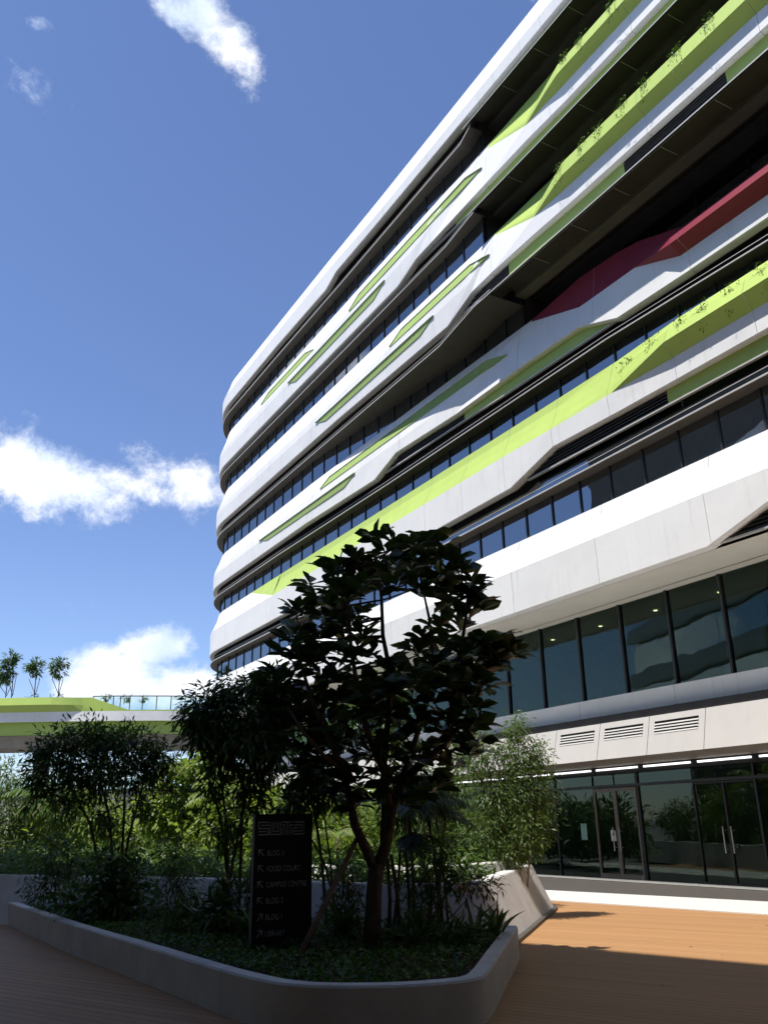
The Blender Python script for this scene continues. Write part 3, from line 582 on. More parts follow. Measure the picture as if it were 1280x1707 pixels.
# room behind it
mb = MB(); sweep(mb, SMIN, S1, [(-6.9, 5.2), (-2.6, 5.2), (-2.6, 5.0), (-6.9, 5.0)]); mb.build('room_floor', ROOM, bld)
mb = MB(); sweep(mb, SMIN, S1, [(-2.6, 8.42), (-6.9, 8.42)], closed=False); ceil = mb.build('room_ceiling', BEIGE, bld)
mb = MB(); sweep(mb, SMIN, S1, [(-6.85, 5.2), (-6.85, 8.42)], closed=False); mb.build('room_wall', ROOM, bld)
for s in np.arange(-12, 30, 2.7):
    for o in (-4.2,):
        mb = MB(); c = fp(s, o, 8.40); mb.poly([(c.x + .07 * math.cos(a), c.y + .07 * math.sin(a), c.z) for a in np.linspace(0, 2 * math.pi, 8, endpoint=False)]); mb.build('downlight', LAMPW, ceil)
# dark gap and sloping canopy panels with vents
mb = MB(); sweep(mb, SMIN, S1, [(-2.2, 4.86), (-1.6, 4.80), (-1.6, 4.40)], closed=False); mb.build('shadow_gap', DARK, bld)
CT, CB = (.02, 4.33), (.30, 3.31)
def cp(s, t, out=0.0):
    o = CT[0] + (CB[0] - CT[0]) * t; z = CT[1] + (CB[1] - CT[1]) * t; return fp(s, o + out * .96, z + out * .26)
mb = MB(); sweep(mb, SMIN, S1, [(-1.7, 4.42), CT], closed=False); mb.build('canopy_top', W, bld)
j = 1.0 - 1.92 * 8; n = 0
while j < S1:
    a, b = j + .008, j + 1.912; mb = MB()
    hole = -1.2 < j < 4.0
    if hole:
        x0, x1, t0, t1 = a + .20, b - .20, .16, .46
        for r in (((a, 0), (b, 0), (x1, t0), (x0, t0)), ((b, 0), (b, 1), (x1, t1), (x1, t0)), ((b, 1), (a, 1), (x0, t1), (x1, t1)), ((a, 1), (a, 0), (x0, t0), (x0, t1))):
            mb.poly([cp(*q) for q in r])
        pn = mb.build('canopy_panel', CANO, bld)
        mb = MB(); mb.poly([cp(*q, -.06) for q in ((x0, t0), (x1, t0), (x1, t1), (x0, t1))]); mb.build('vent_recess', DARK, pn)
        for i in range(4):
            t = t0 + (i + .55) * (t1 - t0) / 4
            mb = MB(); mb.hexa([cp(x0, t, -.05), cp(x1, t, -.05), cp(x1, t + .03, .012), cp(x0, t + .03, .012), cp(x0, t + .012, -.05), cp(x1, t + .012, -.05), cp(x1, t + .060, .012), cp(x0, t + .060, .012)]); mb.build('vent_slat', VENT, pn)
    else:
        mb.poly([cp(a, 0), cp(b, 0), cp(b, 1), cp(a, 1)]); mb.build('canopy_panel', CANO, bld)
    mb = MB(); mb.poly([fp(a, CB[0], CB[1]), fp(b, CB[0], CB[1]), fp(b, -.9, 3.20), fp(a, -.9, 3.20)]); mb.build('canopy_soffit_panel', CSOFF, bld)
    j += 1.92
mb = MB(); sweep(mb, SMIN, S1, [(CT[0] - .02, CT[1] - .07), (CB[0] - .07, CB[1] + .03), (-.95, 3.24)], closed=False); mb.build('canopy_backing', DARK, bld)
mb = MB(); sweep(mb, SMIN, S1, [(-.95, 3.26), (-1.4, 3.26), (-1.4, 3.0), (-.95, 3.0)]); mb.build('header_beam', DARK, bld)
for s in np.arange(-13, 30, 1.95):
    mb = MB(); mb.hexa([fp(s, -.94, 3.10), fp(s + 1.7, -.94, 3.10), fp(s + 1.7, -.90, 3.10), fp(s, -.90, 3.10), fp(s, -.94, 3.15), fp(s + 1.7, -.94, 3.15), fp(s + 1.7, -.90, 3.15), fp(s, -.90, 3.15)]); mb.build('glow_strip', LAMP, bld)  # glowing strips stand in for the bright slots under the canopy
# ground floor glazing, doors
GO = -1.2
def gpane(a, b, name='shopfront_pane', z0=.10, z1=3.0):
    mb = MB(); mb.quad(fp(a, GO, z0), fp(a, GO, z1), fp(b, GO, z1), fp(b, GO, z0)); return mb.build(name, GLASSC, bld)
def gbar(a, b, z0, z1, m_, name, par=bld, d=.05):
    mb = MB(); mb.hexa([fp(a, GO - d, z0), fp(b, GO - d, z0), fp(b, GO + d, z0), fp(a, GO + d, z0), fp(a, GO - d, z1), fp(b, GO - d, z1), fp(b, GO + d, z1), fp(a, GO + d, z1)]); return mb.build(name, m_, par)
for a, b in [(-11.6, -9.5), (-9.5, -7.4), (-7.4, -5.3), (-5.3, -3.2), (-3.2, -1.1), (.9, 2.93), (4.83, 6.6), (6.6, 8.6), (8.6, 10.6), (10.6, 12.6), (12.6, 14.6), (14.6, 16.6), (16.6, 18.6), (18.6, 20.6), (20.6, 22.6), (22.6, 24.6), (24.6, 26.6)]:
    gpane(a + .03, b - .03); gbar(b - .025, b + .025, .1, 3.0, MULL, 'mullion')
gbar(-11.6, 28, 2.62, 2.70, MULL, 'transom', d=.06)
for a, b in ((3.0, 3.9), (3.9, 4.8), (-1.1, -.1), (-.1, .9)):
    p = gpane(a + .05, b - .05, 'glass_door', .12, 2.55); fm = FRAME if a > 2 else MULL; w = .065 if a > 2 else .022
    for x0, x1, z0, z1 in ((a, a + w, .1, 2.6), (b - w, b, .1, 2.6), (a + w, b - w, .1, .1 + 2 * w), (a + w, b - w, 2.6 - 1.4 * w, 2.6)): gbar(x0, x1, z0, z1, fm, 'door_frame', p, .045)
    hs = b - .13 if a in (3.0, -1.1) else a + .13
    mb = MB(); mb.tube([fp(hs, GO + .11, .85), fp(hs, GO + .11, 1.5)], .018, 8); mb.tube([fp(hs, GO, .95), fp(hs, GO + .11, .95)], .012, 6); mb.tube([fp(hs, GO, 1.4), fp(hs, GO + .11, 1.4)], .012, 6); mb.build('pull_handle', STEEL, p)
    gpane(a + .03, b - .03, z0=2.7)
mb = MB(); mb.quad(fp(4.02, GO + .02, 1.12), fp(4.22, GO + .02, 1.12), fp(4.22, GO + .02, 1.42), fp(4.02, GO + .02, 1.42)); nt_ = mb.build('door_notice', PAPER, bld)
mb = MB(); c = fp(4.12, GO + .024, 1.31); mb.poly([c + U * (.06 * math.cos(t)) + Vector((0, 0, .06 * math.sin(t))) for t in np.linspace(0, 6.283, 14, endpoint=False)]); mb.build('notice_disc', GRAN, nt_)
mb = MB(); mb.quad(fp(5.25, GO + .02, 1.15), fp(5.52, GO + .02, 1.15), fp(5.52, GO + .02, 1.62), fp(5.25, GO + .02, 1.62)); mb.build('window_notice', PAPERG, bld)
mb = MB(); sweep(mb, SMIN, S1, [(-6.9, .09), (-1.12, .09), (-1.12, .03), (-6.9, .03)]); mb.build('lobby_floor', ROOM, bld)
mb = MB(); sweep(mb, SMIN, S1, [(-1.4, 3.2), (-6.9, 3.2)], closed=False); lc = mb.build('lobby_ceiling', ROOM, bld)
mb = MB(); sweep(mb, SMIN, S1, [(-5.5, .1), (-5.5, 3.2)], closed=False); mb.build('lobby_wall', GRAN, bld)
for s, o in ((4.6, -2.4), (1.15, -2.6), (-.6, -2.3), (-.95, -2.9), (8, -3), (12, -3)):
    mb = MB(); c = fp(s, o, 3.14); mb.poly([(c.x + .06 * math.cos(a), c.y + .06 * math.sin(a), c.z) for a in np.linspace(0, 2 * math.pi, 8, endpoint=False)]); mb.build('downlight', LAMPW, lc)

# pale stone strip and dark step along the shopfront
def strip(name, f0, f1, b0, b1, z, m_, ext=16):
    """front line through f0,f1 and back line through b0,b1 given as (s,o)"""
    def ln(p, q, s): return p[1] + (q[1] - p[1]) * (s - p[0]) / (q[0] - p[0])
    mb = MB(); a, b = -12, ext
    mb.hexa([fp(a, ln(f0, f1, a), -.02), fp(b, ln(f0, f1, b), -.02), fp(b, ln(b0, b1, b), -.02), fp(a, ln(b0, b1, a), -.02), fp(a, ln(f0, f1, a), z), fp(b, ln(f0, f1, b), z), fp(b, ln(b0, b1, b), z), fp(a, ln(b0, b1, a), z)])
    return tag(mb.build(name, m_), kind='structure')
strip('stone_path', (.6, 4.40), (-4.59, 3.45), (3.04, 2.50), (-2.89, 1.26), .02, STONE)
strip('shaded_granite_apron', (3.04, 2.48), (-2.89, 1.24), (0, -1.2), (1, -1.2), .016, GRAN)  # dark paving whose colour also stands for the canopy's shade
# ------------------------------------------------------------------ the overhanging building across the court (it throws the shade on the foreground; the overhang is added to block skylight)
EH = 26.0
SE = Vector((2.06, 13.82, 0)); ED = Vector((.735, -.678, 0)).normalized(); EN = Vector((.678, .735, 0)).normalized()
EP = SE + SUN_H.normalized() * (EH / math.tan(SUN_EL))
opp = thing('opposite_building', 'white banded building across the court, seen mirrored in the ground floor glass', 'building', (EP.x, EP.y, 0))
def ep(t, o, z): p = EP + ED * t + EN * o; return Vector((p.x, p.y, z))
T0, T1 = -52, 46
def ebox(t0, t1, o0, o1, z0, z1, m_, name):
    mb = MB(); mb.hexa([ep(t0, o0, z0), ep(t1, o0, z0), ep(t1, o1, z0), ep(t0, o1, z0), ep(t0, o0, z1), ep(t1, o0, z1), ep(t1, o1, z1), ep(t0, o1, z1)]); return mb.build(name, m_, opp)
for i in range(5):
    z = 9.0 + i * 4.1; top = min(z + 1.5, EH)
    if z + .5 > EH: break
    for a in range(T0, T1, 7):
        mb = MB(); p = [(-.5, z), (0, z + .05), (.0, z + .8), (-.2, top), (-.9, top)]
        for q in range(4): mb.quad(ep(a + .01, *p[q]), ep(a + 6.99, *p[q]), ep(a + 6.99, *p[q + 1]), ep(a + .01, *p[q + 1]))
        mb.build('cladding_panel', LIME if (i * 5 + a // 7) % 6 == 0 else W, opp)
        if top < EH:
            mb = MB(); mb.quad(ep(a + .04, -.7, top - .2), ep(a + 6.96, -.7, top - .2), ep(a + 6.96, -.7, z + 4.2), ep(a + .04, -.7, z + 4.2)); mb.build('window_pane', GLASS, opp)
ebox(T0, T1, -20, -.8, 9.02, EH - .02, DARK, 'core_wall')
ebox(T0, T1, -20, -8, 0, 9.0, CONC, 'ground_floor_wall')
for t in range(T0 + 3, T1, 8):
    if abs(t - 6) > 5: ebox(t, t + .7, -6.2, -5.5, 0, 9.01, CONC, 'column')
# unseen wing added behind the camera on the right to cut skylight
for z in (9.0, 13.1, 17.2, 21.3):
    for o in range(-6, 32, 6):
        mb = MB(); mb.quad(ep(15.98, o + .02, z), ep(15.98, o + 5.98, z), ep(15.98, o + 5.98, z + 1.2), ep(15.98, o + .02, z + 1.2)); mb.build('skylight_blocker_panel', CONC, opp)
ebox(16, 28, -.7, 32, 4.5, 25.5, BEAM, 'skylight_blocker')
ebox(18, 27, -.7, 32, 0, 4.49, GRAN, 'skylight_blocker_base')
ebox(T0, -24, -16, -1.2, EH - .03, EH + 11, BEAM, 'reflection_block')  # block added on the roof to darken reflections in the tower windows
ebox(T0, -23.5, -16.5, -.7, EH + 11.001, EH + 11.6, W, 'reflection_block_edge')
# ------------------------------------------------------------------ planters
def smooth(pts, n=6):
    out = []
    P = [Vector((p[0], p[1], 0)) for p in pts]
    for i in range(len(P) - 1):
        a, b, c, d = P[max(i - 1, 0)], P[i], P[i + 1], P[min(i + 2, len(P) - 1)]
        for k in range(n):
            t = k / n; out.append(.5 * ((2 * b) + (c - a) * t + (2 * a - 5 * b + 4 * c - d) * t * t + (3 * b - a - 3 * c + d) * t ** 3))
    out.append(P[-1]); return out
def wallsweep(path, prof_, name, m_, parent, z0=0):
    """prof_: [(offset to the left of travel, z)] closed"""
    mb = MB(); rows = []
    for i, p in enumerate(path):
        t = (path[min(i + 1, len(path) - 1)] - path[max(i - 1, 0)]).normalized(); n = Vector((-t.y, t.x, 0))
        rows.append([(p.x + n.x * o, p.y + n.y * o, z) for o, z in prof_])
    k = len(prof_)
    for r0, r1 in zip(rows, rows[1:]):
        for q in range(k): mb.quad(r0[q], r1[q], r1[(q + 1) % k], r0[(q + 1) % k])
    mb.poly(rows[0]); mb.poly(rows[-1][::-1])
    return mb.build(name, m_, parent), rows
FRONT = [(-7.49, 18.31), (-4.71, 13.87), (-2.96, 11.26), (-1.77, 9.45), (-1.28, 8.78), (-.98, 8.46), (-.59, 8.26), (0, 8.22), (.46, 8.34), (.74, 8.52), (.89, 8.90), (1.15, 10.1), (1.62, 12.28), (1.66, 12.6)]
fpth = smooth(FRONT)
fbed = thing('planter', 'low pale planter wall curving round the shaded bed with the direction sign', 'planter', (0, 10.5, 0))
_, frows = wallsweep(fpth, [(0, 0), (.0, .36), (.012, .38), (.158, .38), (.17, .36), (.17, 0)], 'planter_wall', PLAST, fbed)
fin = [Vector(r[4]) for r in frows]
BACK = [(-8.2, 18.9), (-4.05, 16.6), (-2.35, 15.45), (-1.2, 14.5), (-.3, 13.85), (.5, 13.58), (1.05, 13.58), (1.26, 13.66), (1.36, 13.84), (1.55, 14.5), (1.92, 15.75), (2.40, 17.4), (2.87, 19.0), (2.92, 19.6), (2.5, 20.7), (1.2, 22.3), (-1.0, 24.4), (-5.0, 27.8), (-10, 31.5)]
bpth = smooth(BACK)
bbed = thing('planter', 'taller pale battered planter wall behind the sign, its end face sunlit', 'planter', (0, 15, 0))
wallsweep(bpth, [(-.40, 0), (0, .83), (.02, .85), (.22, .85), (.24, .83), (.30, 0)], 'planter_wall', PLAST, bbed)
wallsweep([p for p in bpth if p.x > .9 and p.y < 19.5], [(-.46, 0), (-.45, .05), (-.38, .06), (-.37, 0)], 'skirting', GRAN, bbed)
# the sunlit inner wall beyond it
INNER = [(-1.9, 17.6), (-.9, 16.7), (.2, 16.0), (1.0, 16.0), (1.7, 16.6), (2.3, 17.6)]
ibed = thing('planter', 'sunlit white curved inner wall glimpsed between the trunks', 'planter', (0, 17, 0))
wallsweep(smooth(INNER), [(-.12, .5), (0, .98), (.02, 1.0), (.2, 1.0), (.22, .98), (.3, .5)], 'planter_wall', PLAST, ibed)
mb = MB(); rim = [(p.x, p.y, .29) for p in fin[2:-2]] + [(1.5, 12.9, .29), (.5, 13.4, .29), (-1.3, 14.4, .29), (-4.0, 16.5, .29), (-7.4, 18.4, .29)]
mb.poly(rim); mb.build('soil', SOIL, fbed)
mb = MB(); mb.poly([(p.x, p.y, .70) for p in bpth] + [(-14, 30, .70), (-14, 22, .70)]); mb.build('soil', SOIL, bbed)

# ------------------------------------------------------------------ direction sign
sg = thing('direction_sign', 'tall black direction sign with grey lettering standing in the planter bed', 'sign', (-1.30, 11.22, .3))
SA, SB = Vector((-1.63, 11.06, .26)), Vector((-.96, 11.39, .26)); SX = (SB - SA).normalized(); SY = Vector((-SX.y, SX.x, 0)); SWD = (SB - SA).length; SHT = 1.55
def sp(u, v, d=0): return SA + SX * u + Vector((0, 0, v)) - SY * d
mb = MB(); mb.hexa([sp(0, 0), sp(SWD, 0), sp(SWD, 0, -.09), sp(0, 0, -.09), sp(0, SHT), sp(SWD, SHT), sp(SWD, SHT, -.09), sp(0, SHT, -.09)]); mb.build('sign_panel', BLACK, sg)
LG = {'S': [(0, 0, 8, 0), (0, 0, 0, 4), (2, 2, 8, 2), (0, 4, 8, 4), (8, 4, 8, 8), (0, 6, 6, 6), (0, 8, 8, 8)],
      'U': [(0, 0, 0, 8), (0, 8, 8, 8), (8, 0, 8, 8), (2, 0, 2, 6), (2, 6, 6, 6), (6, 0, 6, 6), (4, 0, 4, 4)],
      'T': [(0, 0, 8, 0), (0, 2, 2, 2), (2, 2, 2, 8), (4, 0, 4, 8), (6, 2, 8, 2), (6, 2, 6, 8), (0, 4, 0, 8), (8, 4, 8, 8)],
      'D': [(0, 0, 8, 0), (8, 0, 8, 8), (0, 8, 8, 8), (0, 2, 6, 2), (6, 2, 6, 6), (0, 6, 6, 6), (0, 4, 4, 4)]}
lx = .05; uw = .0158; uh = .0175
for ch in 'SUTD':
    mb = MB()
    for i, (x0, y0, x1, y1) in enumerate(LG[ch]):
        a, b = lx + x0 * uw - uw * .38, lx + x1 * uw + uw * .38; t, u_ = 1.455 - y0 * uh + uh * .38, 1.455 - y1 * uh - uh * .38; d0 = .003 + .0004 * i
        mb.quad(sp(a, u_, d0), sp(b, u_, d0), sp(b, t, d0), sp(a, t, d0))
    mb.build('logo_letter', LETTER, sg); lx += uw * 9.6
rot = Matrix((SX, Vector((0, 0, 1)), -SY)).transposed().to_4x4()
for i, (txt, up) in enumerate([('BLDG 3', 'l'), ('FOOD COURT', 'l'), ('CAMPUS CENTRE', 'l'), ('BLDG 2', 'l'), ('BLDG 1', 'r'), ('LIBRARY', 'r')]):
    v = 1.075 - i * .176
    fc = bpy.data.curves.new('lettering', 'FONT'); fc.body = txt; fc.size = .090; fc.space_character = 1.06
    to = bpy.data.objects.new('lettering', fc); C.objects.link(to)
    dg = bpy.context.evaluated_depsgraph_get(); me = bpy.data.meshes.new_from_object(to.evaluated_get(dg)); bpy.data.objects.remove(to)
    me.materials.clear(); me.materials.append(LETTER)
    o = link('lettering', me, sg); m4 = rot @ Matrix.Diagonal((.70, 1, 1, 1)); m4.translation = sp(.165, v, .003); o.matrix_parent_inverse = WORLD[sg.name] @ m4
    mb = MB(); a, b = .062, .128; c = v - .004; h = .072; w = .010
    def ln(p, q, k):
        d = Vector((q[0] - p[0], q[1] - p[1])).normalized(); n = Vector((-d.y, d.x)) * w * .5
        mb.quad(*[sp(x, y, .003 + k * .0006) for x, y in ((p[0] - n.x, p[1] - n.y), (q[0] - n.x, q[1] - n.y), (q[0] + n.x, q[1] + n.y), (p[0] + n.x, p[1] + n.y))])
    if up == 'l': ln((a, c + h), (b, c), 0); ln((a - .005, c + h), (b - .012, c + h), 1); ln((a, c + h + .005), (a, c + .008), 2)
    else: ln((a, c), (b, c + h), 0); ln((a + .012, c + h), (b + .005, c + h), 1); ln((b, c + h + .005), (b, c + .008), 2)
    mb.build('arrow', LETTER, sg)

# ------------------------------------------------------------------ sky bridge with roof garden, far left
BD = 75.0
def bz(z): return 1.65 + (z - 1.65) * 1.5
br = thing('sky_bridge', 'far curved sky bridge with lime and white parapet on the left', 'bridge', (-24, BD, 0))
# plan: gentle curve, right end swinging away behind the tower
BX = [(-60, 78), (-46, 75.5), (-33.3, 75), (-25.5, 75), (-22.3, 75.2), (-17.6, 76), (-13, 78.5), (-9, 83), (-7, 90)]
bp_ = smooth(BX, 8)
bt = lambda x: lerp_list([(-60, bz(8.9)), (-25.5, bz(8.88)), (-22.3, bz(8.16)), (0, bz(8.2))], x)
def bnorm(i):
    t = (bp_[min(i + 1, len(bp_) - 1)] - bp_[max(i - 1, 0)]).normalized(); return Vector((t.y, -t.x, 0))
def bpanel(i0, i1, f, name, m_):
    """f(x) -> [(out, z)] open profile"""
    mb = MB(); rows = []
    for i in range(i0, i1 + 1):
        p = bp_[i]; n = bnorm(i); rows.append([(p.x + n.x * o, p.y + n.y * o, z) for o, z in f(p.x)])
    for r0, r1 in zip(rows, rows[1:]):
        for q in range(len(r0) - 1): mb.quad(r0[q], r1[q], r1[q + 1], r0[q + 1])
    return mb.build(name, m_, br)
def bulge(x): return lerp_list([(-60, 1.0), (-29, 1.0), (-26, 0.0), (0, 0.0)], x)
for i in range(0, len(bp_) - 4, 4):
    bpanel(i, i + 4, lambda x: [(-.6, bt(x)), (.5 * bulge(x), bt(x)), (.6 * bulge(x), bz(8.46) if bulge(x) > .02 else bz(8.13)), (.0, bz(8.10))], 'lime_parapet_panel', LIME)
    bpanel(i, i + 4, lambda x: [(0, bz(8.10)), (0, bz(7.55))], 'white_band_panel', W)
    bpanel(i, i + 4, lambda x: [(-.02, bz(7.55)), (-.35, bz(7.53)), (-.35, bz(6.82))], 'green_fascia', LIME)
bpanel(0, len(bp_) - 1, lambda x: [(-.3, bz(6.80)), (-1.0, bz(6.6)), (-1.2, bz(6.22)), (-6.5, bz(6.22))], 'bridge_soffit', CONC)
bpanel(0, len(bp_) - 1, lambda x: [(-.6, bz(7.9)), (-10, bz(7.9))], 'bridge_deck', CONC)
bpanel(0, len(bp_) - 1, lambda x: [(-6.5, bz(6.22)), (-10, bz(8.1))], 'far_fascia', CONC)
for x in (-30.9, -46, -14.5):
    mb = MB(); y = 79.5; mb.hexa([(x - .55, y - .55, -.05), (x + .55, y - .55, -.05), (x + .55, y + .55, -.05), (x - .55, y + .55, -.05), (x - .55, y - .55, bz(6.2)), (x + .55, y - .55, bz(6.2)), (x + .55, y + .55, bz(6.2)), (x - .55, y + .55, bz(6.2))]); mb.build('column', CONC, br)
rl = thing('glass_railing', 'clear glass railing with dark posts on the far sky bridge', 'railing', (-20, 75, bz(8.1)))
idx = [i for i, p in enumerate(bp_) if p.x > -25.6]
for i in idx[:-2:2]:
    p, q = bp_[i], bp_[min(i + 2, len(bp_) - 1)]; n = bnorm(i) * -.35
    mb = MB(); mb.quad((p.x + n.x, p.y + n.y, bz(7.9)), (q.x + n.x, q.y + n.y, bz(7.9)), (q.x + n.x, q.y + n.y, bz(8.95)), (p.x + n.x, p.y + n.y, bz(8.95))); mb.build('glass_panel', GLASSR, rl)
    mb = MB(); mb.tube([(p.x + n.x, p.y + n.y, bz(7.9)), (p.x + n.x, p.y + n.y, bz(8.97))], .045, 6); mb.build('post', MULL, rl)
mb = MB(); mb.tube([(bp_[i].x + bnorm(i).x * -.35, bp_[i].y + bnorm(i).y * -.35, bz(8.98)) for i in idx], .05, 6); mb.build('handrail', FRAME, rl)
# low glass railing of the level beyond, seen under the bridge
r2 = thing('glass_railing', 'teal glass railing under the bridge soffit in the far distance', 'railing', (-30, 96, 0))
for i in range(12):
    x = -46 + i * 3.6; mb = MB(); mb.quad((x + .05, 96, bz(4.4)), (x + 3.55, 96, bz(4.4)), (x + 3.55, 96, bz(5.15)), (x + .05, 96, bz(5.15))); mb.build('glass_panel', GLASSR, r2)
    mb = MB(); mb.tube([(x, 96, bz(4.3)), (x, 96, bz(5.2))], .05, 6); mb.build('post', MULL, r2)
mb = MB(); mb.box(-47, -3, 96.2, 99, 3.2, bz(4.45)); mb.build('slab_edge', CONC, r2)
for x in (-40, -24, -9): 
    mb = MB(); mb.box(x, x + .8, 97, 97.8, -.05, 3.25); mb.build('column', CONC, r2)
# ------------------------------------------------------------------ vegetation
def leafmat(name, ca, cb, trans=.35, rough=.42):
    m = bpy.data.materials.new(name); m.use_nodes = True; nt = m.node_tree; p = nt.nodes['Principled BSDF']; out = nt.nodes['Material Output']
    at_ = nt.nodes.new('ShaderNodeAttribute'); at_.attribute_name = 'tone'
    n = nt.nodes.new('ShaderNodeTexNoise'); n.inputs['Scale'].default_value = 7; n.inputs['Detail'].default_value = 3
    t = nt.nodes.new('ShaderNodeTexCoord'); nt.links.new(t.outputs['Object'], n.inputs['Vector'])
    a = nt.nodes.new('ShaderNodeMath'); a.operation = 'MULTIPLY_ADD'; a.inputs[1].default_value = .5; a.inputs[2].default_value = -.25; nt.links.new(n.outputs['Fac'], a.inputs[0])
    s = nt.nodes.new('ShaderNodeMath'); s.operation = 'ADD'; s.use_clamp = True; nt.links.new(at_.outputs['Fac'], s.inputs[0]); nt.links.new(a.outputs[0], s.inputs[1])
    r = nt.nodes.new('ShaderNodeValToRGB'); r.color_ramp.elements[0].color = (*ca, 1); r.color_ramp.elements[1].color = (*cb, 1); nt.links.new(s.outputs[0], r.inputs['Fac'])
    nt.links.new(r.outputs[0], p.inputs['Base Color']); p.inputs['Roughness'].default_value = rough; p.inputs['Specular IOR Level'].default_value = .35
    tr = nt.nodes.new('ShaderNodeBsdfTranslucent'); v = nt.nodes.new('ShaderNodeVectorMath'); v.operation = 'MULTIPLY'; v.inputs[1].default_value = (1.5, 1.5, .6)
    nt.links.new(r.outputs[0], v.inputs[0]); nt.links.new(v.outputs[0], tr.inputs['Color'])
    mx_ = nt.nodes.new('ShaderNodeMixShader'); mx_.inputs[0].default_value = trans; nt.links.new(p.outputs[0], mx_.inputs[1]); nt.links.new(tr.outputs[0], mx_.inputs[2]); nt.links.new(mx_.outputs[0], out.inputs['Surface'])
    return m
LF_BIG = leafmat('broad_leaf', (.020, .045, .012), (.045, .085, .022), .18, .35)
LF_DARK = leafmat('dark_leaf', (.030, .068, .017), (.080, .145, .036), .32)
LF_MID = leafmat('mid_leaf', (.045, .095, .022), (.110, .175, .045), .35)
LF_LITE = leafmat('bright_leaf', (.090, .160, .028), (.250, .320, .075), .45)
LF_GREY = leafmat('grey_green_leaf', (.050, .100, .026), (.130, .190, .055), .35)
LF_COV = leafmat('cover_leaf', (.028, .080, .012), (.070, .150, .024), .30)
FLOW = leafmat('orange_bract', (.50, .055, .015), (.75, .20, .03), .35)
def tmpl_leaf(w, segs=4, fold=.25, curl=.25, shape='ob'):
    xs = np.linspace(0, 1, segs + 1); V = []; Fq = []
    for x in xs:
        wd = w * (math.sin(math.pi * min(max(x ** (1.5 if shape == 'ob' else .8), 0), 1)) ** .8 + .04) * .5
        z = -curl * x * x
        V += [(x, 0, z), (x, wd, z + fold * wd), (x, -wd, z + fold * wd)]
    for i in range(segs):
        a, b = 3 * i, 3 * i + 3; Fq += [(a, b, b + 1, a + 1), (a, a + 2, b + 2, b)]
    return np.array(V), np.array(Fq)
TL = {'ob': tmpl_leaf(.52, 4, .28, .22, 'ob'), 'lance': tmpl_leaf(.26, 2, .3, .3, 'la'), 'thin': tmpl_leaf(.17, 2, .2, .35, 'la'), 'round': tmpl_leaf(.62, 2, .25, .2, 'la'), 'strap': tmpl_leaf(.16, 4, .35, .55, 'la')}
def norm(a): return a / (np.linalg.norm(a, axis=-1, keepdims=True) + 1e-9)
def leaf_basis(d, roll=.5):
    d = norm(d); up = np.tile((0, 0, 1.0), (len(d), 1)) + rng.normal(0, roll, d.shape)
    y = norm(np.cross(up, d)); z = np.cross(d, y)
    return np.stack([d, y, z], axis=2)
def leaf_mesh(name, kind, pos, d, size, m_, tone=None, roll=.5, sink=None):
    V, Fq = TL[kind]; n = len(pos)
    if n == 0: return None
    B = leaf_basis(d, roll); pts = np.einsum('nij,kj->nki', B, V) * size[:, None, None] + pos[:, None, :]
    k = len(V); faces = (Fq[None] + (np.arange(n) * k)[:, None, None]).reshape(-1, 4)
    me = bpy.data.meshes.new(name); me.vertices.add(n * k); me.vertices.foreach_set('co', pts.reshape(-1).astype(np.float32))
    nf = len(faces); me.loops.add(nf * 4); me.loops.foreach_set('vertex_index', faces.reshape(-1).astype(np.int32))
    me.polygons.add(nf); me.polygons.foreach_set('loop_start', (np.arange(nf) * 4).astype(np.int32)); me.polygons.foreach_set('loop_total', np.full(nf, 4, dtype=np.int32))
    me.update(calc_edges=True); me.validate()
    a = me.attributes.new('tone', 'FLOAT', 'POINT'); tn = rng.random(n) if tone is None else tone
    a.data.foreach_set('value', np.repeat(tn, k).astype(np.float32))
    me.materials.append(m_); return me
def blob_points(c, r, n):
    """points gathered in twigs inside an ellipsoid, thicker towards the rim, with gaps"""
    m = max(3, n // 11); d = norm(rng.normal(size=(m, 3))); rad = rng.random(m) ** .42
    tw = np.array(c) + d * rad[:, None] * np.array(r)
    idx = rng.integers(0, m, n); spread = .16 * float(np.mean(r)) + .03
    p = tw[idx] + rng.normal(0, spread, (n, 3)); out = norm((p - np.array(c)) / np.array(r) + rng.normal(0, .5, (n, 3)))
    return p, out, tw
def mpp(d): return d / 1490.0
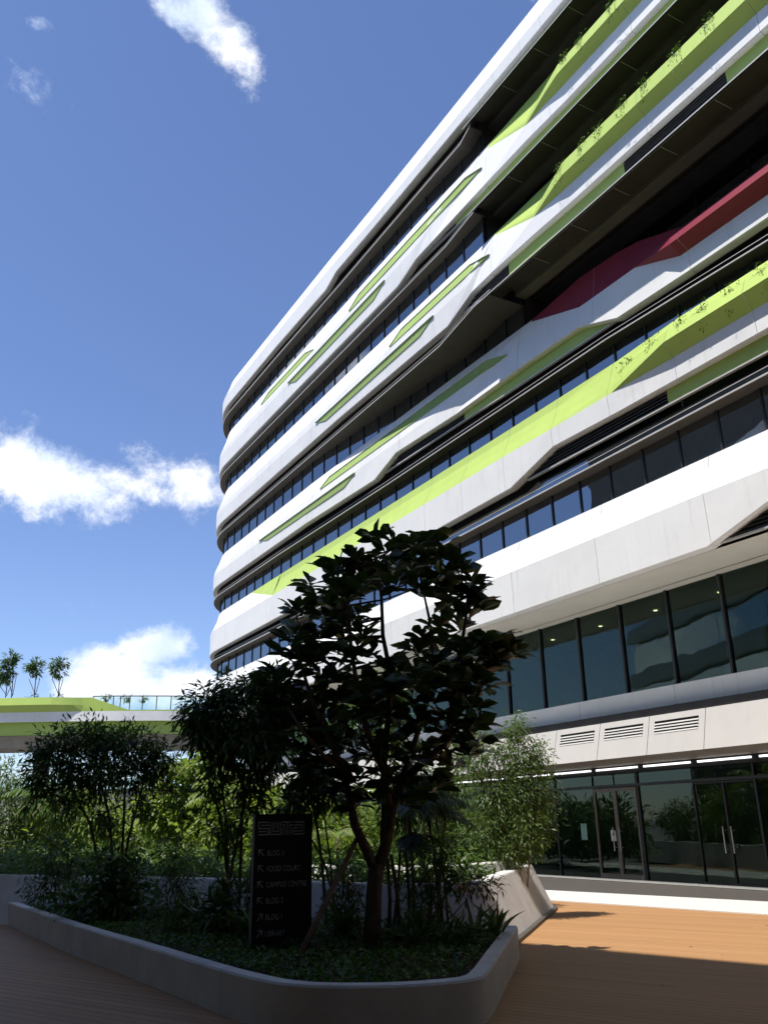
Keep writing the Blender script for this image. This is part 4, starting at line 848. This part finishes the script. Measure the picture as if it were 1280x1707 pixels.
def plant(name, label, cat, base, blobs, leaf, size, m_, dens=1.0, droop=.4, stems=3, srad=.02, bark=BARK, group=None, d=None, zsq=1.0, roll=.5, twigs=True):
    """base (px,py,depth) on the soil; blobs [(px,py,rx,ry,n[,ddepth])] in photo pixels, built as real volumes at that depth"""
    bx, by, bd = base; B = at(bx, by, bd); t = thing(name, label, cat, tuple(B), group)
    P, D = [], []; cents = []; T = []
    for bl in blobs:
        px, py, rx, ry, n = bl[:5]; dd = bl[5] if len(bl) > 5 else 0
        c = at(px, py, bd + dd); k = mpp(bd + dd); r = (rx * k, max(rx, ry) * k * .8, ry * k); p, o, tw = blob_points(c, r, int(n * dens)); P.append(p); D.append(o); cents.append(c); T.append(tw)
    P = np.vstack(P); D = np.vstack(D); D[:, 2] -= droop
    keep = P[:, 2] > B.z + .05; P, D = P[keep], D[keep]
    sz = size * rng.uniform(.65, 1.25, len(P))
    fo = link('foliage', leaf_mesh('foliage', leaf, P, D, sz, m_, roll=roll), t)
    tops = sorted(range(len(cents)), key=lambda i: -cents[i].z)
    for i in range(stems):
        c = cents[tops[i % len(cents)]] + Vector(rng.normal(0, .06, 3)); j = Vector(rng.normal(0, .05 + .02 * stems, 3)); j.z = 0
        mid = B.lerp(c, .5) + Vector(rng.normal(0, .05, 3)); mid.x = B.x + (c.x - B.x) * .35; mid.y = B.y + (c.y - B.y) * .35
        mb = MB(); mb.tube([B + j - Vector((0, 0, .1)), B.lerp(mid, .5) + j * .8, mid + j * .5, mid.lerp(c, .55), c], [srad, srad * .9, srad * .8, srad * .6, srad * .3], 6); st = mb.build('stem', bark, t, smooth=True)
    if twigs:
        mb = MB()
        for c, tw in zip(cents, T):
            for q in tw[:: max(1, len(tw) // 16)]:
                q = Vector(q)
                if q.z > B.z + .1: mb.tube([c, c.lerp(q, .5) + Vector((0, 0, .02)), q], [srad * .35, srad * .25, srad * .15], 4, cap=False)
        if mb.f: tag(mb.build('twigs', bark, t), kind='stuff')
    return t
def frond_mesh(base, direc, length, droop, leaf_len, n=22):
    """an arching pinnate leaf: rachis and leaflets"""
    base = np.array(base); direc = norm(np.array(direc)); side = norm(np.cross(direc, (0, 0, 1.0)))
    ts = np.linspace(0, 1, n); pts = [base + direc * length * t + np.array((0, 0, -droop * length * t * t)) for t in ts]
    pos, ds, sz = [], [], []
    for i, t in enumerate(ts):
        if t < .12: continue
        tan = norm(pts[min(i + 1, n - 1)] - pts[max(i - 1, 0)])
        for sgn in (-1, 1):
            pos.append(pts[i]); ds.append(tan * .45 + side * sgn * .9 + np.array((0, 0, -.28)) + rng.normal(0, .06, 3)); sz.append(leaf_len * (math.sin(math.pi * (.12 + .85 * t)) * .8 + .25))
    return pts, np.array(pos), np.array(ds), np.array(sz)
def palm(name, label, cat, base, crown, nf, length, m_, group=None, droop=.55, az=None, el=(.1, .9), srad=.03):
    B = at(*base); Cn = at(*crown); t = thing(name, label, cat, tuple(B), group)
    mb = MB(); mb.tube([B - Vector((0, 0, .1)), B.lerp(Cn, .5) + Vector((.03, 0, 0)), Cn], [srad, srad * .8, srad * .6], 7); mb.build('stem', BARK, t, smooth=True)
    for i in range(nf):
        a = (2 * math.pi * i / nf + random.uniform(-.3, .3)) if az is None else random.uniform(*az); e = random.uniform(*el)
        pts, pos, ds, sz = frond_mesh(Cn, (math.cos(a), math.sin(a), e), length * random.uniform(.8, 1.15), droop, length * .28)
        fr = link('frond', leaf_mesh('frond', 'thin', pos, ds, sz, m_, roll=.15), t)
        mb = MB(); mb.tube(pts[::3], [.008] * len(pts[::3]), 4); mb.build('rachis', BARKP, fr)
    return t

# ---- the broad-leaved tree in front of the building
TD = 11.3
tree = thing('broadleaf_tree', 'dark multi-stemmed tree with big leaves right of the black sign', 'tree', tuple(at(621, 1585, 11.29)))
LIMBS = [([(621, 1592, 0), (621, 1540, 0), (623, 1490, 0), (627, 1440, 0)], [.125, .105, .095, .10]),
         ([(625, 1450, 0), (608, 1412, -.05), (591, 1375, -.1), (582, 1330, -.2), (572, 1285, -.3), (548, 1230, -.45), (520, 1170, -.5), (500, 1100, -.5)], [.07, .062, .056, .050, .045, .036, .028, .018]),
         ([(629, 1450, 0), (645, 1400, .05), (654, 1345, .1), (668, 1305, .1), (700, 1275, 0), (735, 1245, -.1), (752, 1190, -.1), (762, 1120, 0), (775, 1040, .1), (780, 985, .1)], [.08, .070, .064, .058, .052, .046, .04, .032, .022, .014]),
         ([(640, 1405, .05), (642, 1340, .3), (640, 1270, .35), (648, 1190, .3), (650, 1120, .2), (638, 1060, .1), (636, 1000, 0), (628, 930, 0)], [.055, .05, .046, .04, .034, .028, .022, .014]),
         ([(650, 1350, .1), (640, 1290, -.3), (612, 1220, -.6), (596, 1150, -.7), (585, 1080, -.6), (580, 1010, -.5), (590, 950, -.4)], [.045, .042, .038, .032, .026, .02, .012]),
         ([(668, 1305, .1), (690, 1240, .5), (712, 1170, .7), (722, 1100, .6), (715, 1030, .5), (700, 960, .4)], [.045, .04, .034, .028, .02, .012]),
         ([(735, 1245, -.1), (775, 1200, -.4), (800, 1150, -.5), (820, 1100, -.4)], [.035, .03, .022, .012]),
         ([(572, 1285, -.3), (540, 1260, -.8), (505, 1220, -.9), (480, 1180, -.9)], [.03, .026, .02, .012])]
nodes = []
trunk = None
for i, (pts, rad) in enumerate(LIMBS):
    P = [at(x, y, TD + dd) for x, y, dd in pts]; mb = MB(); mb.tube(P, rad, 9); o = mb.build('trunk' if i == 0 else 'limb', BARK, tree, smooth=True)
    if i: nodes += [P[j].lerp(P[j + 1], f) for j in range(len(P) - 1) for f in (0, .5)] + [P[-1]]
WH = """626,890 649,894 679,901 697,905 716,901 739,916 757,931 772,946 551,946 570,935 589,927 607,927 630,935 660,927 690,935 720,935 746,950 784,965 795,987 806,1006 776,987
727,972 697,972 667,965 645,976 622,961 600,965 585,980 514,972 532,987 551,995 495,1010 514,1017 544,1021 570,1010 592,1010 506,1047 532,1055 562,1047 589,1036 607,1055
476,1085 502,1085 532,1085 562,1077 589,1085 619,1085 457,1115 495,1119 562,1115 682,1070 705,1062 727,1040 757,1025 787,1017 769,1047 735,1070 765,1077 795,1070
817,1062 838,1058 845,1075 852,1088 832,1092 810,1107 780,1100 750,1100 720,1100 690,1107 660,1115 630,1130 600,1130 476,1145 457,1167 495,1167 532,1160 514,1197 476,1197 551,1197 589,1160 589,1197
682,1130 712,1137 757,1145 791,1130 746,1190 769,1175 795,1178 532,1235 570,1235 630,1235 607,1220 757,1227 795,1231 500,1240 650,1180 620,1170 690,1170 560,1160 540,1120 640,1150 720,1160 700,1200 470,1215 550,1270 600,1265 680,1260 720,1285 760,1270 520,1275 640,1290
740,985 750,1000 640,915 710,925 735,950 690,950 655,945 560,965 600,945 575,990 540,1040 575,1060 550,1095 515,1065 485,1060 520,1140 700,1085 740,1120 780,1075 800,1095 825,1075 770,1130 640,1105 665,1140 690,1145 450,1135 470,1165 510,1150 545,1180 580,1140 610,1150 640,1195 665,1205 715,1195 735,1210 780,1205 560,1220 520,1215 485,1235 590,1240 615,1255 655,1250 700,1245 740,1255 785,1250 530,1255 575,1290 460,1190 505,1185 535,1205 625,1205 680,1225 810,1140 770,1155 730,1140 800,1120 600,1298 650,1305 560,1312 700,1318 535,1300 622,1325 585,1335 670,1335 725,1310 505,1285""".split()
lp, ld, ls = [], [], []
twig = MB()
for w in WH:
    x, y = map(float, w.split(','))
    e = max(.06, 1 - ((x - 655) / 225) ** 2 - ((y - 1085) / 230) ** 2); dd = random.uniform(-1.15, 1.15) * math.sqrt(e)
    if x > 770: dd = -abs(dd)
    c = at(x + random.uniform(-5, 5), y + random.uniform(-5, 5) + 8, TD + dd)
    nn = min((q for q in nodes if q.z < c.z + .12), key=lambda q: (q - c).length, default=nodes[0])
    mid = nn.lerp(c, .55) + Vector((random.uniform(-.05, .05), random.uniform(-.05, .05), -.05)); twig.tube([nn, mid, c], [.016, .012, .008], 5, cap=False)
    k = random.randint(9, 14); a0 = random.random() * 6.28; ax = (c - at(655, 1180, TD)).normalized() * .5 + Vector((0, 0, .6)); ax = np.array(ax / ax.length)
    for i in range(k):
        a = a0 + i * 2.4; el = random.uniform(-.35, .75)
        h = np.array((math.cos(a), math.sin(a), el)) + ax * random.uniform(.1, .55)
        lp.append(np.array(c) + ax * random.uniform(-.06, .05) + h * .02); ld.append(h); ls.append(random.choice((1, 1, .7)) * random.uniform(.22, .38))
tag(twig.build('twigs', BARK, tree), kind='stuff')
lp, ld, ls = np.array(lp), np.array(ld), np.array(ls)
order = np.argsort(lp[:, 1] - ls * 6)
near, rest = order[:300], order[300:]
V, Fq = TL['ob']; protos = []
for i in range(4):
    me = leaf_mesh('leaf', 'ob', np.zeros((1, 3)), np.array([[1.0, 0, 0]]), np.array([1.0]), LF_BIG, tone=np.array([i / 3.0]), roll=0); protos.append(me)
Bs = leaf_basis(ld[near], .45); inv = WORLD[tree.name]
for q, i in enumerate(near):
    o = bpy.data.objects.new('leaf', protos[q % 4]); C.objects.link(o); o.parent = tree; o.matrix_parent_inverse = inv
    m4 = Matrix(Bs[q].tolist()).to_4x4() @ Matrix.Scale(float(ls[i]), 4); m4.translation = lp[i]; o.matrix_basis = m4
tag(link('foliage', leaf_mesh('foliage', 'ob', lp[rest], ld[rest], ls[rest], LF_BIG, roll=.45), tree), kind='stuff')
stake = MB(); stake.tube([at(490, 1614, 10.0), at(545, 1500, 10.6), at(594, 1400, 11.25)], [.035, .033, .030], 8)
tag(stake.build('support_stake', STAKE, smooth=True), 'leaning timber stake propping the big-leaved tree beside the sign', 'stake')
for i, (x0, y0, x1, y1, dd) in enumerate([(668, 1572, 652, 1425, .4), (682, 1565, 676, 1420, .5), (648, 1570, 646, 1430, .3)]):
    mb = MB(); mb.tube([at(x0, y0, TD + dd), at((x0 + x1) / 2 + 3, (y0 + y1) / 2, TD + dd), at(x1, y1, TD + dd)], [.028, .024, .02], 7); mb.build('limb', BARK, tree, smooth=True)

# ---- shaded plants in the front bed
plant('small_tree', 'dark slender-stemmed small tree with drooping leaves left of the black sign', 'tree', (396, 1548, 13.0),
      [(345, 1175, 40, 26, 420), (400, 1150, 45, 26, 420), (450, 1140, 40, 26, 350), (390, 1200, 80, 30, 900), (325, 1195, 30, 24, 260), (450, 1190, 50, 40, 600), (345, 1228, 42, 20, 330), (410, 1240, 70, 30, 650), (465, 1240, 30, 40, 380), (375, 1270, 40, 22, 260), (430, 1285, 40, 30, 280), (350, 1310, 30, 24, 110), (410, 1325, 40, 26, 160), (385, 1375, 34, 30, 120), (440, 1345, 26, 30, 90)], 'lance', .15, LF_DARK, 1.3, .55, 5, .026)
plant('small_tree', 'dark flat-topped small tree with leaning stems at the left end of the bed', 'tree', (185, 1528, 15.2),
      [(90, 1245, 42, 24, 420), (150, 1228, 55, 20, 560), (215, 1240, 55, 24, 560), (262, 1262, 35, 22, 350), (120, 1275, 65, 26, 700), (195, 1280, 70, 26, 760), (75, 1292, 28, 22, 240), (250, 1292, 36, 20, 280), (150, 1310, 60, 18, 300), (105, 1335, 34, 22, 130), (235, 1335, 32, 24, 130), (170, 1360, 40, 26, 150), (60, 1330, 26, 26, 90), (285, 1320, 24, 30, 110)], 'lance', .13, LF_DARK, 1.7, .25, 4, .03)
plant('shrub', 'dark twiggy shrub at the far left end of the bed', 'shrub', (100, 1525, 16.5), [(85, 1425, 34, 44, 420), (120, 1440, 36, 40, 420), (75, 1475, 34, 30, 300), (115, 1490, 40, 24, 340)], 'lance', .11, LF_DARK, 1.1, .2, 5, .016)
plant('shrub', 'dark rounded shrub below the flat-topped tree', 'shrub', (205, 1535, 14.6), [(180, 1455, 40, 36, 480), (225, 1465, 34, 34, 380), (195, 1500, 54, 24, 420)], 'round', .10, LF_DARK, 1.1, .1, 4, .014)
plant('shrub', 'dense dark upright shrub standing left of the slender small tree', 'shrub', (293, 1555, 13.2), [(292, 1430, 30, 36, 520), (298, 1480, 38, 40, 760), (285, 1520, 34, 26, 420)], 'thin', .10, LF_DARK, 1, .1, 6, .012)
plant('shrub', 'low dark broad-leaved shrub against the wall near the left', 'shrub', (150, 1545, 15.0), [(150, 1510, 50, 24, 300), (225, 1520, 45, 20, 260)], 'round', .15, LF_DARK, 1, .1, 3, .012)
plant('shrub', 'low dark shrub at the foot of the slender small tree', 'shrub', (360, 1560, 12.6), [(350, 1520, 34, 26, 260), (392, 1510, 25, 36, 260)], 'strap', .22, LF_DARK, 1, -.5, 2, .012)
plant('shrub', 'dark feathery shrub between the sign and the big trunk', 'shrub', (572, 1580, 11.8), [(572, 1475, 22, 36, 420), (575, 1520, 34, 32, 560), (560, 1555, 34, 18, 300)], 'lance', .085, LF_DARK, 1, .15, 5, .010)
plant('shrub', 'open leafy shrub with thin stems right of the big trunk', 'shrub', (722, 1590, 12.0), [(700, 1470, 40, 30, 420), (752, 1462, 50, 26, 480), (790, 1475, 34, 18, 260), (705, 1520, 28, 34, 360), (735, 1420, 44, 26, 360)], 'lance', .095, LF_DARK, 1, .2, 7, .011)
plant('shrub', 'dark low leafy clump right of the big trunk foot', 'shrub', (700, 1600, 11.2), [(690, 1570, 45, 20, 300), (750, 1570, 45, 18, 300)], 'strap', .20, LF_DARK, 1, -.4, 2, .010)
for i, (x, y, d, lab) in enumerate([(828, 1560, 11.9, 'orange-flowered upright plant at the right corner of the bed'), (578, 1560, 11.5, 'orange-flowered plant just left of the big trunk'), (788, 1570, 11.7, 'broad-leaved orange-flowered plant second from the right corner'), (700, 1560, 12.2, 'orange-flowered plant behind the thin stems right of the trunk'), (420, 1570, 11.6, 'strap-leaved plant at the foot of the black sign')]):
    B = at(x, y, d); t = thing('flowering_plant', lab, 'plant', tuple(B), 'strap-leaved plants in the front bed')
    n = 15; a = rng.random(n) * 6.28; dv = np.stack([np.cos(a) * .42, np.sin(a) * .42, np.full(n, 1.0)], 1)
    link('foliage', leaf_mesh('foliage', 'strap', np.array(B) + rng.normal(0, .04, (n, 3)) * (1, 1, 0), dv, rng.uniform(.28, .5, n), LF_MID if i != 4 else LF_DARK, roll=.3), t)
    if i != 4:
        for f in range(2):
            top = B + Vector((random.uniform(-.08, .08), random.uniform(-.05, .05), random.uniform(.38, .52))); mb = MB(); mb.tube([B, B.lerp(top, .5) + Vector((.01, 0, 0)), top], [.008, .007, .006], 5); mb.build('flower_stalk', LF_DARK, t)
            k = 5; pz = np.array([top]) + np.array([[0, 0, .03 * j] for j in range(k)]); dv = np.array([[(-1) ** j * .6, .2, .8] for j in range(k)])
            link('flower', leaf_mesh('flower', 'thin', pz, dv, np.full(k, .12), FLOW, roll=.2), t)
palm('palm', 'dark arching palm behind the big trunk to its right', 'palm', (690, 1580, 12.6), (680, 1345, 12.6), 9, 1.0, LF_DARK, az=(-1.9, 1.2), el=(.15, .9))
palm('palm', 'short dark palm right of the trunk with drooping fronds', 'palm', (650, 1585, 12.9), (668, 1400, 12.9), 8, .8, LF_DARK, az=(-1.6, 1.3), el=(.1, .7))
plant('shrub', 'dark leafy shrub filling the gap right of the forked trunk', 'shrub', (735, 1560, 13.0), [(695, 1305, 34, 28, 320), (735, 1325, 28, 26, 200), (668, 1350, 22, 36, 240)], 'lance', .17, LF_DARK, 1, .45, 5, .02)
plant('shrub', 'dark leafy shrub filling the gap left of the forked trunk', 'shrub', (548, 1560, 13.2), [(520, 1290, 40, 30, 380), (550, 1320, 30, 30, 260), (500, 1330, 34, 26, 260)], 'lance', .18, LF_DARK, 1, .45, 4, .02)
# mat of low ground cover
def inside(poly, x, y):
    r = np.zeros(len(x), bool); j = len(poly) - 1
    for i in range(len(poly)):
        xi, yi = poly[i][:2]; xj, yj = poly[j][:2]; c = ((yi > y) != (yj > y)) & (x < (xj - xi) * (y - yi) / (yj - yi + 1e-9) + xi); r ^= c; j = i
    return r
n = 42000; x = rng.uniform(-7.6, 1.7, n); y = rng.uniform(8.2, 18.4, n); k = inside([(p[0] + (.07 if p[0] < 0 else -.07), p[1] + (.1 if p[1] < 10 else 0)) for p in rim], x, y); x, y = x[k], y[k]
hgt = .30 + rng.random(len(x)) * (.06 + .07 * np.abs(np.sin(x * 2.3 + 1) * np.cos(y * 1.9)))
dv = np.stack([rng.normal(0, 1, len(x)), rng.normal(0, 1, len(x)), rng.uniform(.1, 1.2, len(x))], 1)
tag(link('ground_cover', leaf_mesh('ground_cover', 'round', np.stack([x, y, hgt], 1), dv, rng.uniform(.04, .075, len(x)), LF_COV)), 'mat of small green leaves covering the front bed', 'ground cover', kind='stuff')

# low leafy growth just behind the tall wall
bed = [(p.x, p.y) for p in bpth] + [(-14, 30), (-14, 22)]
n = 60000; x = rng.uniform(-13, 2.6, n); y = rng.uniform(13.8, 27, n); k = inside(bed, x, y) & (y < 22.5 - x * .45); x, y = x[k], y[k]
for px_, py_ in [(p.x, p.y) for p in bpth[::2]]: 
    k = (x - px_) ** 2 + (y - py_) ** 2 > .34 ** 2; x, y = x[k], y[k]
lump = .25 + .75 * np.abs(np.sin(x * 1.7 + .6 * y) * np.cos(y * 1.3 - .8 * x)); hgt = .72 + rng.random(len(x)) * .62 * lump
dv = np.stack([rng.normal(0, 1, len(x)), rng.normal(0, 1, len(x)), rng.uniform(.0, 1.3, len(x))], 1)
tag(link('bed_foliage', leaf_mesh('bed_foliage', 'lance', np.stack([x, y, hgt], 1), dv, rng.uniform(.10, .22, len(x)), LF_MID)), 'low tangled greenery filling the bed behind the tall wall', 'ground cover', kind='stuff')
# ---- sunlit plants behind the wall
plant('shrub', 'fine-leaved sunlit bush spilling over the right end of the tall wall', 'shrub', (850, 1490, 17.4),
      [(862, 1215, 14, 30, 260), (858, 1262, 40, 34, 820), (895, 1262, 20, 30, 300), (880, 1320, 40, 44, 900), (830, 1320, 50, 50, 1000), (872, 1385, 44, 44, 900), (815, 1390, 50, 44, 900), (800, 1255, 30, 44, 560), (905, 1345, 14, 30, 220), (850, 1425, 50, 20, 420)], 'lance', .10, LF_GREY, 1.9, .35, 7, .016, BARKP)
plant('shrub', 'fine-leaved sunlit bush left of the one at the wall end', 'shrub', (760, 1480, 18.6), [(770, 1240, 30, 40, 560), (755, 1310, 40, 50, 800), (765, 1390, 45, 40, 700), (720, 1350, 36, 50, 520)], 'lance', .11, LF_GREY, 1.8, .35, 6, .016, BARKP)
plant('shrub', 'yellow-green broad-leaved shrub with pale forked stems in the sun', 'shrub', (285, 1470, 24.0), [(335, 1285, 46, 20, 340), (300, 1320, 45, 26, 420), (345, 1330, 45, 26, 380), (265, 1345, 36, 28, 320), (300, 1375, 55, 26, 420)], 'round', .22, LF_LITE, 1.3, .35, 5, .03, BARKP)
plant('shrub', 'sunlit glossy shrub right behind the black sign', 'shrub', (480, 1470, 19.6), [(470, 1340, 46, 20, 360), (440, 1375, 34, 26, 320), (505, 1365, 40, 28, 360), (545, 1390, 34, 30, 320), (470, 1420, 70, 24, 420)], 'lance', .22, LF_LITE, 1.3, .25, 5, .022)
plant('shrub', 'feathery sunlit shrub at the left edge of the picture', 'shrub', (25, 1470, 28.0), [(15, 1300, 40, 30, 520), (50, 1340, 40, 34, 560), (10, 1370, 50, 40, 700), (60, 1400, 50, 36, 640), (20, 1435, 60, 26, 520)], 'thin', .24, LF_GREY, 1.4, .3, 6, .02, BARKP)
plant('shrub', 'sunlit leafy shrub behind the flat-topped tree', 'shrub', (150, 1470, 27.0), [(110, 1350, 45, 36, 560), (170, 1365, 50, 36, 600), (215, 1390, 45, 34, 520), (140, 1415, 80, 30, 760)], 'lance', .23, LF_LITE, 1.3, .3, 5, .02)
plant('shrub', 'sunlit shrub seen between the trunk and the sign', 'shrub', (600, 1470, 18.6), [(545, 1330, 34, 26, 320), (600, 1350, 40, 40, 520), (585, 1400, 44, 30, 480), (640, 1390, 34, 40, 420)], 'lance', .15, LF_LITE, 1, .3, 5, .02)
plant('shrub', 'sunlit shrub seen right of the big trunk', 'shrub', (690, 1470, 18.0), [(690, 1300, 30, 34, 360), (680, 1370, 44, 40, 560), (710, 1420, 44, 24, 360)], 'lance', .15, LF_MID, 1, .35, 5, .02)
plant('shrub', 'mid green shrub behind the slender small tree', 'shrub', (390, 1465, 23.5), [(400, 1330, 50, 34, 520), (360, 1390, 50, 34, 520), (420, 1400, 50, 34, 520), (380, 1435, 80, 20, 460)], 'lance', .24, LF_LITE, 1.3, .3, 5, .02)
palm('palm', 'sunlit feathery palm with long fronds behind the slender tree', 'palm', (390, 1465, 22.0), (395, 1320, 22.0), 12, 1.5, LF_LITE, el=(.1, 1.0))
palm('palm', 'sunlit palm with drooping fronds left of the slender tree', 'palm', (330, 1465, 24.5), (330, 1285, 24.5), 11, 1.7, LF_LITE, el=(.2, 1.0))
palm('palm', 'sunlit small palm behind the trunk near the wall', 'palm', (560, 1470, 16.4), (562, 1395, 16.4), 10, .8, LF_LITE, el=(.1, .9))
palm('palm', 'sunlit palm among shrubs at the far left', 'palm', (95, 1470, 27.0), (92, 1330, 27.0), 11, 1.7, LF_MID, el=(.1, 1.0))
plant('small_tree', 'leafy sunlit young tree rising behind the big tree crown', 'tree', (690, 1465, 16.4), [(640, 1160, 40, 40, 420), (600, 1180, 40, 40, 420), (650, 1230, 44, 40, 420)], 'lance', .2, LF_MID, 1, .5, 3, .03)
FAR = [(-60, 1395, 34, 'left edge'), (60, 1385, 36, 'first'), (170, 1392, 33, 'second'), (270, 1385, 37, 'third'), (370, 1392, 34, 'fourth'), (470, 1390, 33, 'fifth'), (570, 1395, 31, 'sixth'), (660, 1398, 29, 'seventh')]
for i, (x, y, d, w_) in enumerate(FAR):
    plant('hedge_tree', f'{w_} bush from the left in the far green row beyond the planters' if i else 'bush past the left edge in the far green row', 'bush', (x, 1438, d), [(x, y - 20, 60, 30, 420), (x + 20, y + 5, 66, 30, 420), (x - 30, y + 10, 56, 26, 380), (x, y + 30, 80, 16, 300)], 'lance', .34, LF_MID if i % 2 else LF_DARK, 1, .2, 3, .05, group='far row of bushes')

for i, (x, y, h, w_) in enumerate([(1.6, 20.2, 2.0, 'leafy garden shrub nearest the stone path'), (.2, 22.0, 2.3, 'leafy garden shrub second along the stone path'), (-1.8, 22.6, 2.2, 'leafy garden shrub third along the stone path'), (-4.0, 25.4, 2.4, 'leafy garden shrub fourth along the stone path'), (-7.0, 28.0, 2.3, 'leafy garden shrub fifth along the stone path'), (-10.5, 29.5, 2.2, 'leafy garden shrub at the far end of the long bed')]):
    t = thing('garden_shrub', w_ + ', mirrored in the shopfront', 'shrub', (x, y, .7), 'garden shrubs along the stone path')
    P, D = [], []
    for j in range(7):
        c = (x + random.uniform(-.9, .9), y + random.uniform(-.8, .8), .9 + random.random() * (h - .9)); p_, o_, tw = blob_points(c, (.55, .55, .45), 330); P.append(p_); D.append(o_)
        mb = MB(); mb.tube([(x, y, .65), Vector((x, y, .65)).lerp(Vector(c), .6) + Vector((.05, 0, 0)), c], [.022, .016, .008], 5); mb.build('stem', BARK, t)
    P = np.vstack(P); D = np.vstack(D); D[:, 2] -= .2; link('foliage', leaf_mesh('foliage', 'lance', P, D, .16 * rng.uniform(.7, 1.25, len(P)), LF_MID), t)

# ---- young trees and plants on the sky bridge
for i, (x, y0, y1, w_) in enumerate([(10, 1161, 1122, 'leftmost'), (20, 1161, 1100, 'second from the left of'), (58, 1160, 1110, 'third from the left of'), (97, 1160, 1110, 'rightmost')]):
    d = 76.5; k = 13 if i else 11
    t = plant('bridge_tree', f'{w_} {"of " if not w_.endswith("of") else ""}the young trees standing on the far sky bridge', 'tree', (x, y0, d), [(x, y1, k, 9, 150), (x + 4, y1 - 10 + 6, k * .8, 8, 110), (x - 6, y1 + 8, k * .8, 7, 110), (x + 2, y1 + 14, k * .6, 6, 70)], 'lance', .42, LF_DARK, 1, .1, 1, .05, group='young trees on the sky bridge')
    B = at(x, y0, d)
    for s_ in (-1, 1): 
        mb = MB(); mb.tube([B + Vector((0, .2, .1)), at(x + s_ * 9, y1 + 22, d)], [.03, .03], 5); mb.build('prop', BARKP, t)
for i, (x, w_) in enumerate([(52, 'small tuft of plants under the third bridge tree'), (96, 'trailing tuft of plants under the rightmost bridge tree'), (177, 'small upright plant behind the bridge railing on the left'), (240, 'small upright plant behind the bridge railing on the right'), (212, 'low tuft behind the bridge railing')]):
    plant('bridge_plant', w_, 'plant', (x, 1170, 77), [(x, 1163, 7 if i > 1 else 12, 5, 90)], 'lance', .3, LF_MID, 1, .3, 1, .03, group='plants on the sky bridge', twigs=False)

# ---- plants trailing over the lime parapets of the tower
SPOTS = [(4, 1.9, 'lowest on the middle lime parapet'), (4, .6, 'second up the middle lime parapet'), (4, -.1, 'third up the middle lime parapet'), (4, -1.3, 'fourth up the middle lime parapet'), (4, -2.2, 'fifth up the middle lime parapet'), (4, -3.6, 'sixth up the middle lime parapet'), (4, -4.8, 'highest in view on the middle lime parapet'),
         (5, 1.0, 'lowest on the upper lime parapet'), (5, .2, 'second up the upper lime parapet'), (5, -1.4, 'third up the upper lime parapet'),
         (2, .3, 'leftmost on the lower lime parapet'), (2, -.9, 'second from left on the lower lime parapet'), (2, -2.1, 'third from left on the lower lime parapet'), (2, -2.9, 'fourth from left on the lower lime parapet'), (2, -3.9, 'fifth from left on the lower lime parapet'), (2, -4.8, 'rightmost on the lower lime parapet')]
for i, (k, s, w_) in enumerate(SPOTS):
    p = prof(k, s); o_, z_ = p[1]; B = fp(s, o_ - .05, z_ + .02)
    t = thing('trailing_plant', f'small trailing plant, {w_}', 'plant', tuple(B), 'plants trailing over the parapets')
    n = 80; ss = s + rng.normal(0, .15, n); hang = rng.random(n) ** 1.6; dz = np.where(rng.random(n) < .35, rng.random(n) * .18, -hang * .75)
    nst = 5; sx = rng.normal(0, .13, nst); q = rng.integers(0, nst, n)
    P = np.array([fp(s + (sx[q[j]] if dz[j] < 0 else ss[j] - s) + rng.normal(0, .02), o_ + .03 + .05 * rng.random() + (.09 * min(-dz[j], .4) if dz[j] < 0 else 0), z_ + dz[j]) for j in range(n)])
    dv = rng.normal(0, 1, (n, 3)); dv[:, 2] -= .4
    link('foliage', leaf_mesh('foliage', 'lance', P, dv, rng.uniform(.05, .12, n), LF_DARK), t)

# ---- a few dry leaves blown onto the deck
DRY = leafmat('dry_leaf', (.16, .09, .035), (.26, .15, .06), .2)
for i, (x, y, w_) in enumerate([(3.55, 19.9, 'small dry leaf on the deck beside the end of the tall wall'), (6.2, 15.6, 'small dry leaf on the sunlit deck near the stone path'), (2.9, 10.4, 'small dry leaf on the shaded deck right of the planter corner'), (4.1, 13.3, 'small dry leaf on the deck just past the shadow edge')]):
    tag(link('fallen_leaf', leaf_mesh('fallen_leaf', 'lance', np.array([[x, y, .012]]), np.array([[math.cos(i * 2.1), math.sin(i * 2.1), .05]]), np.array([.11]), DRY, roll=.1)), w_, 'leaf', 'dry leaves on the deck')
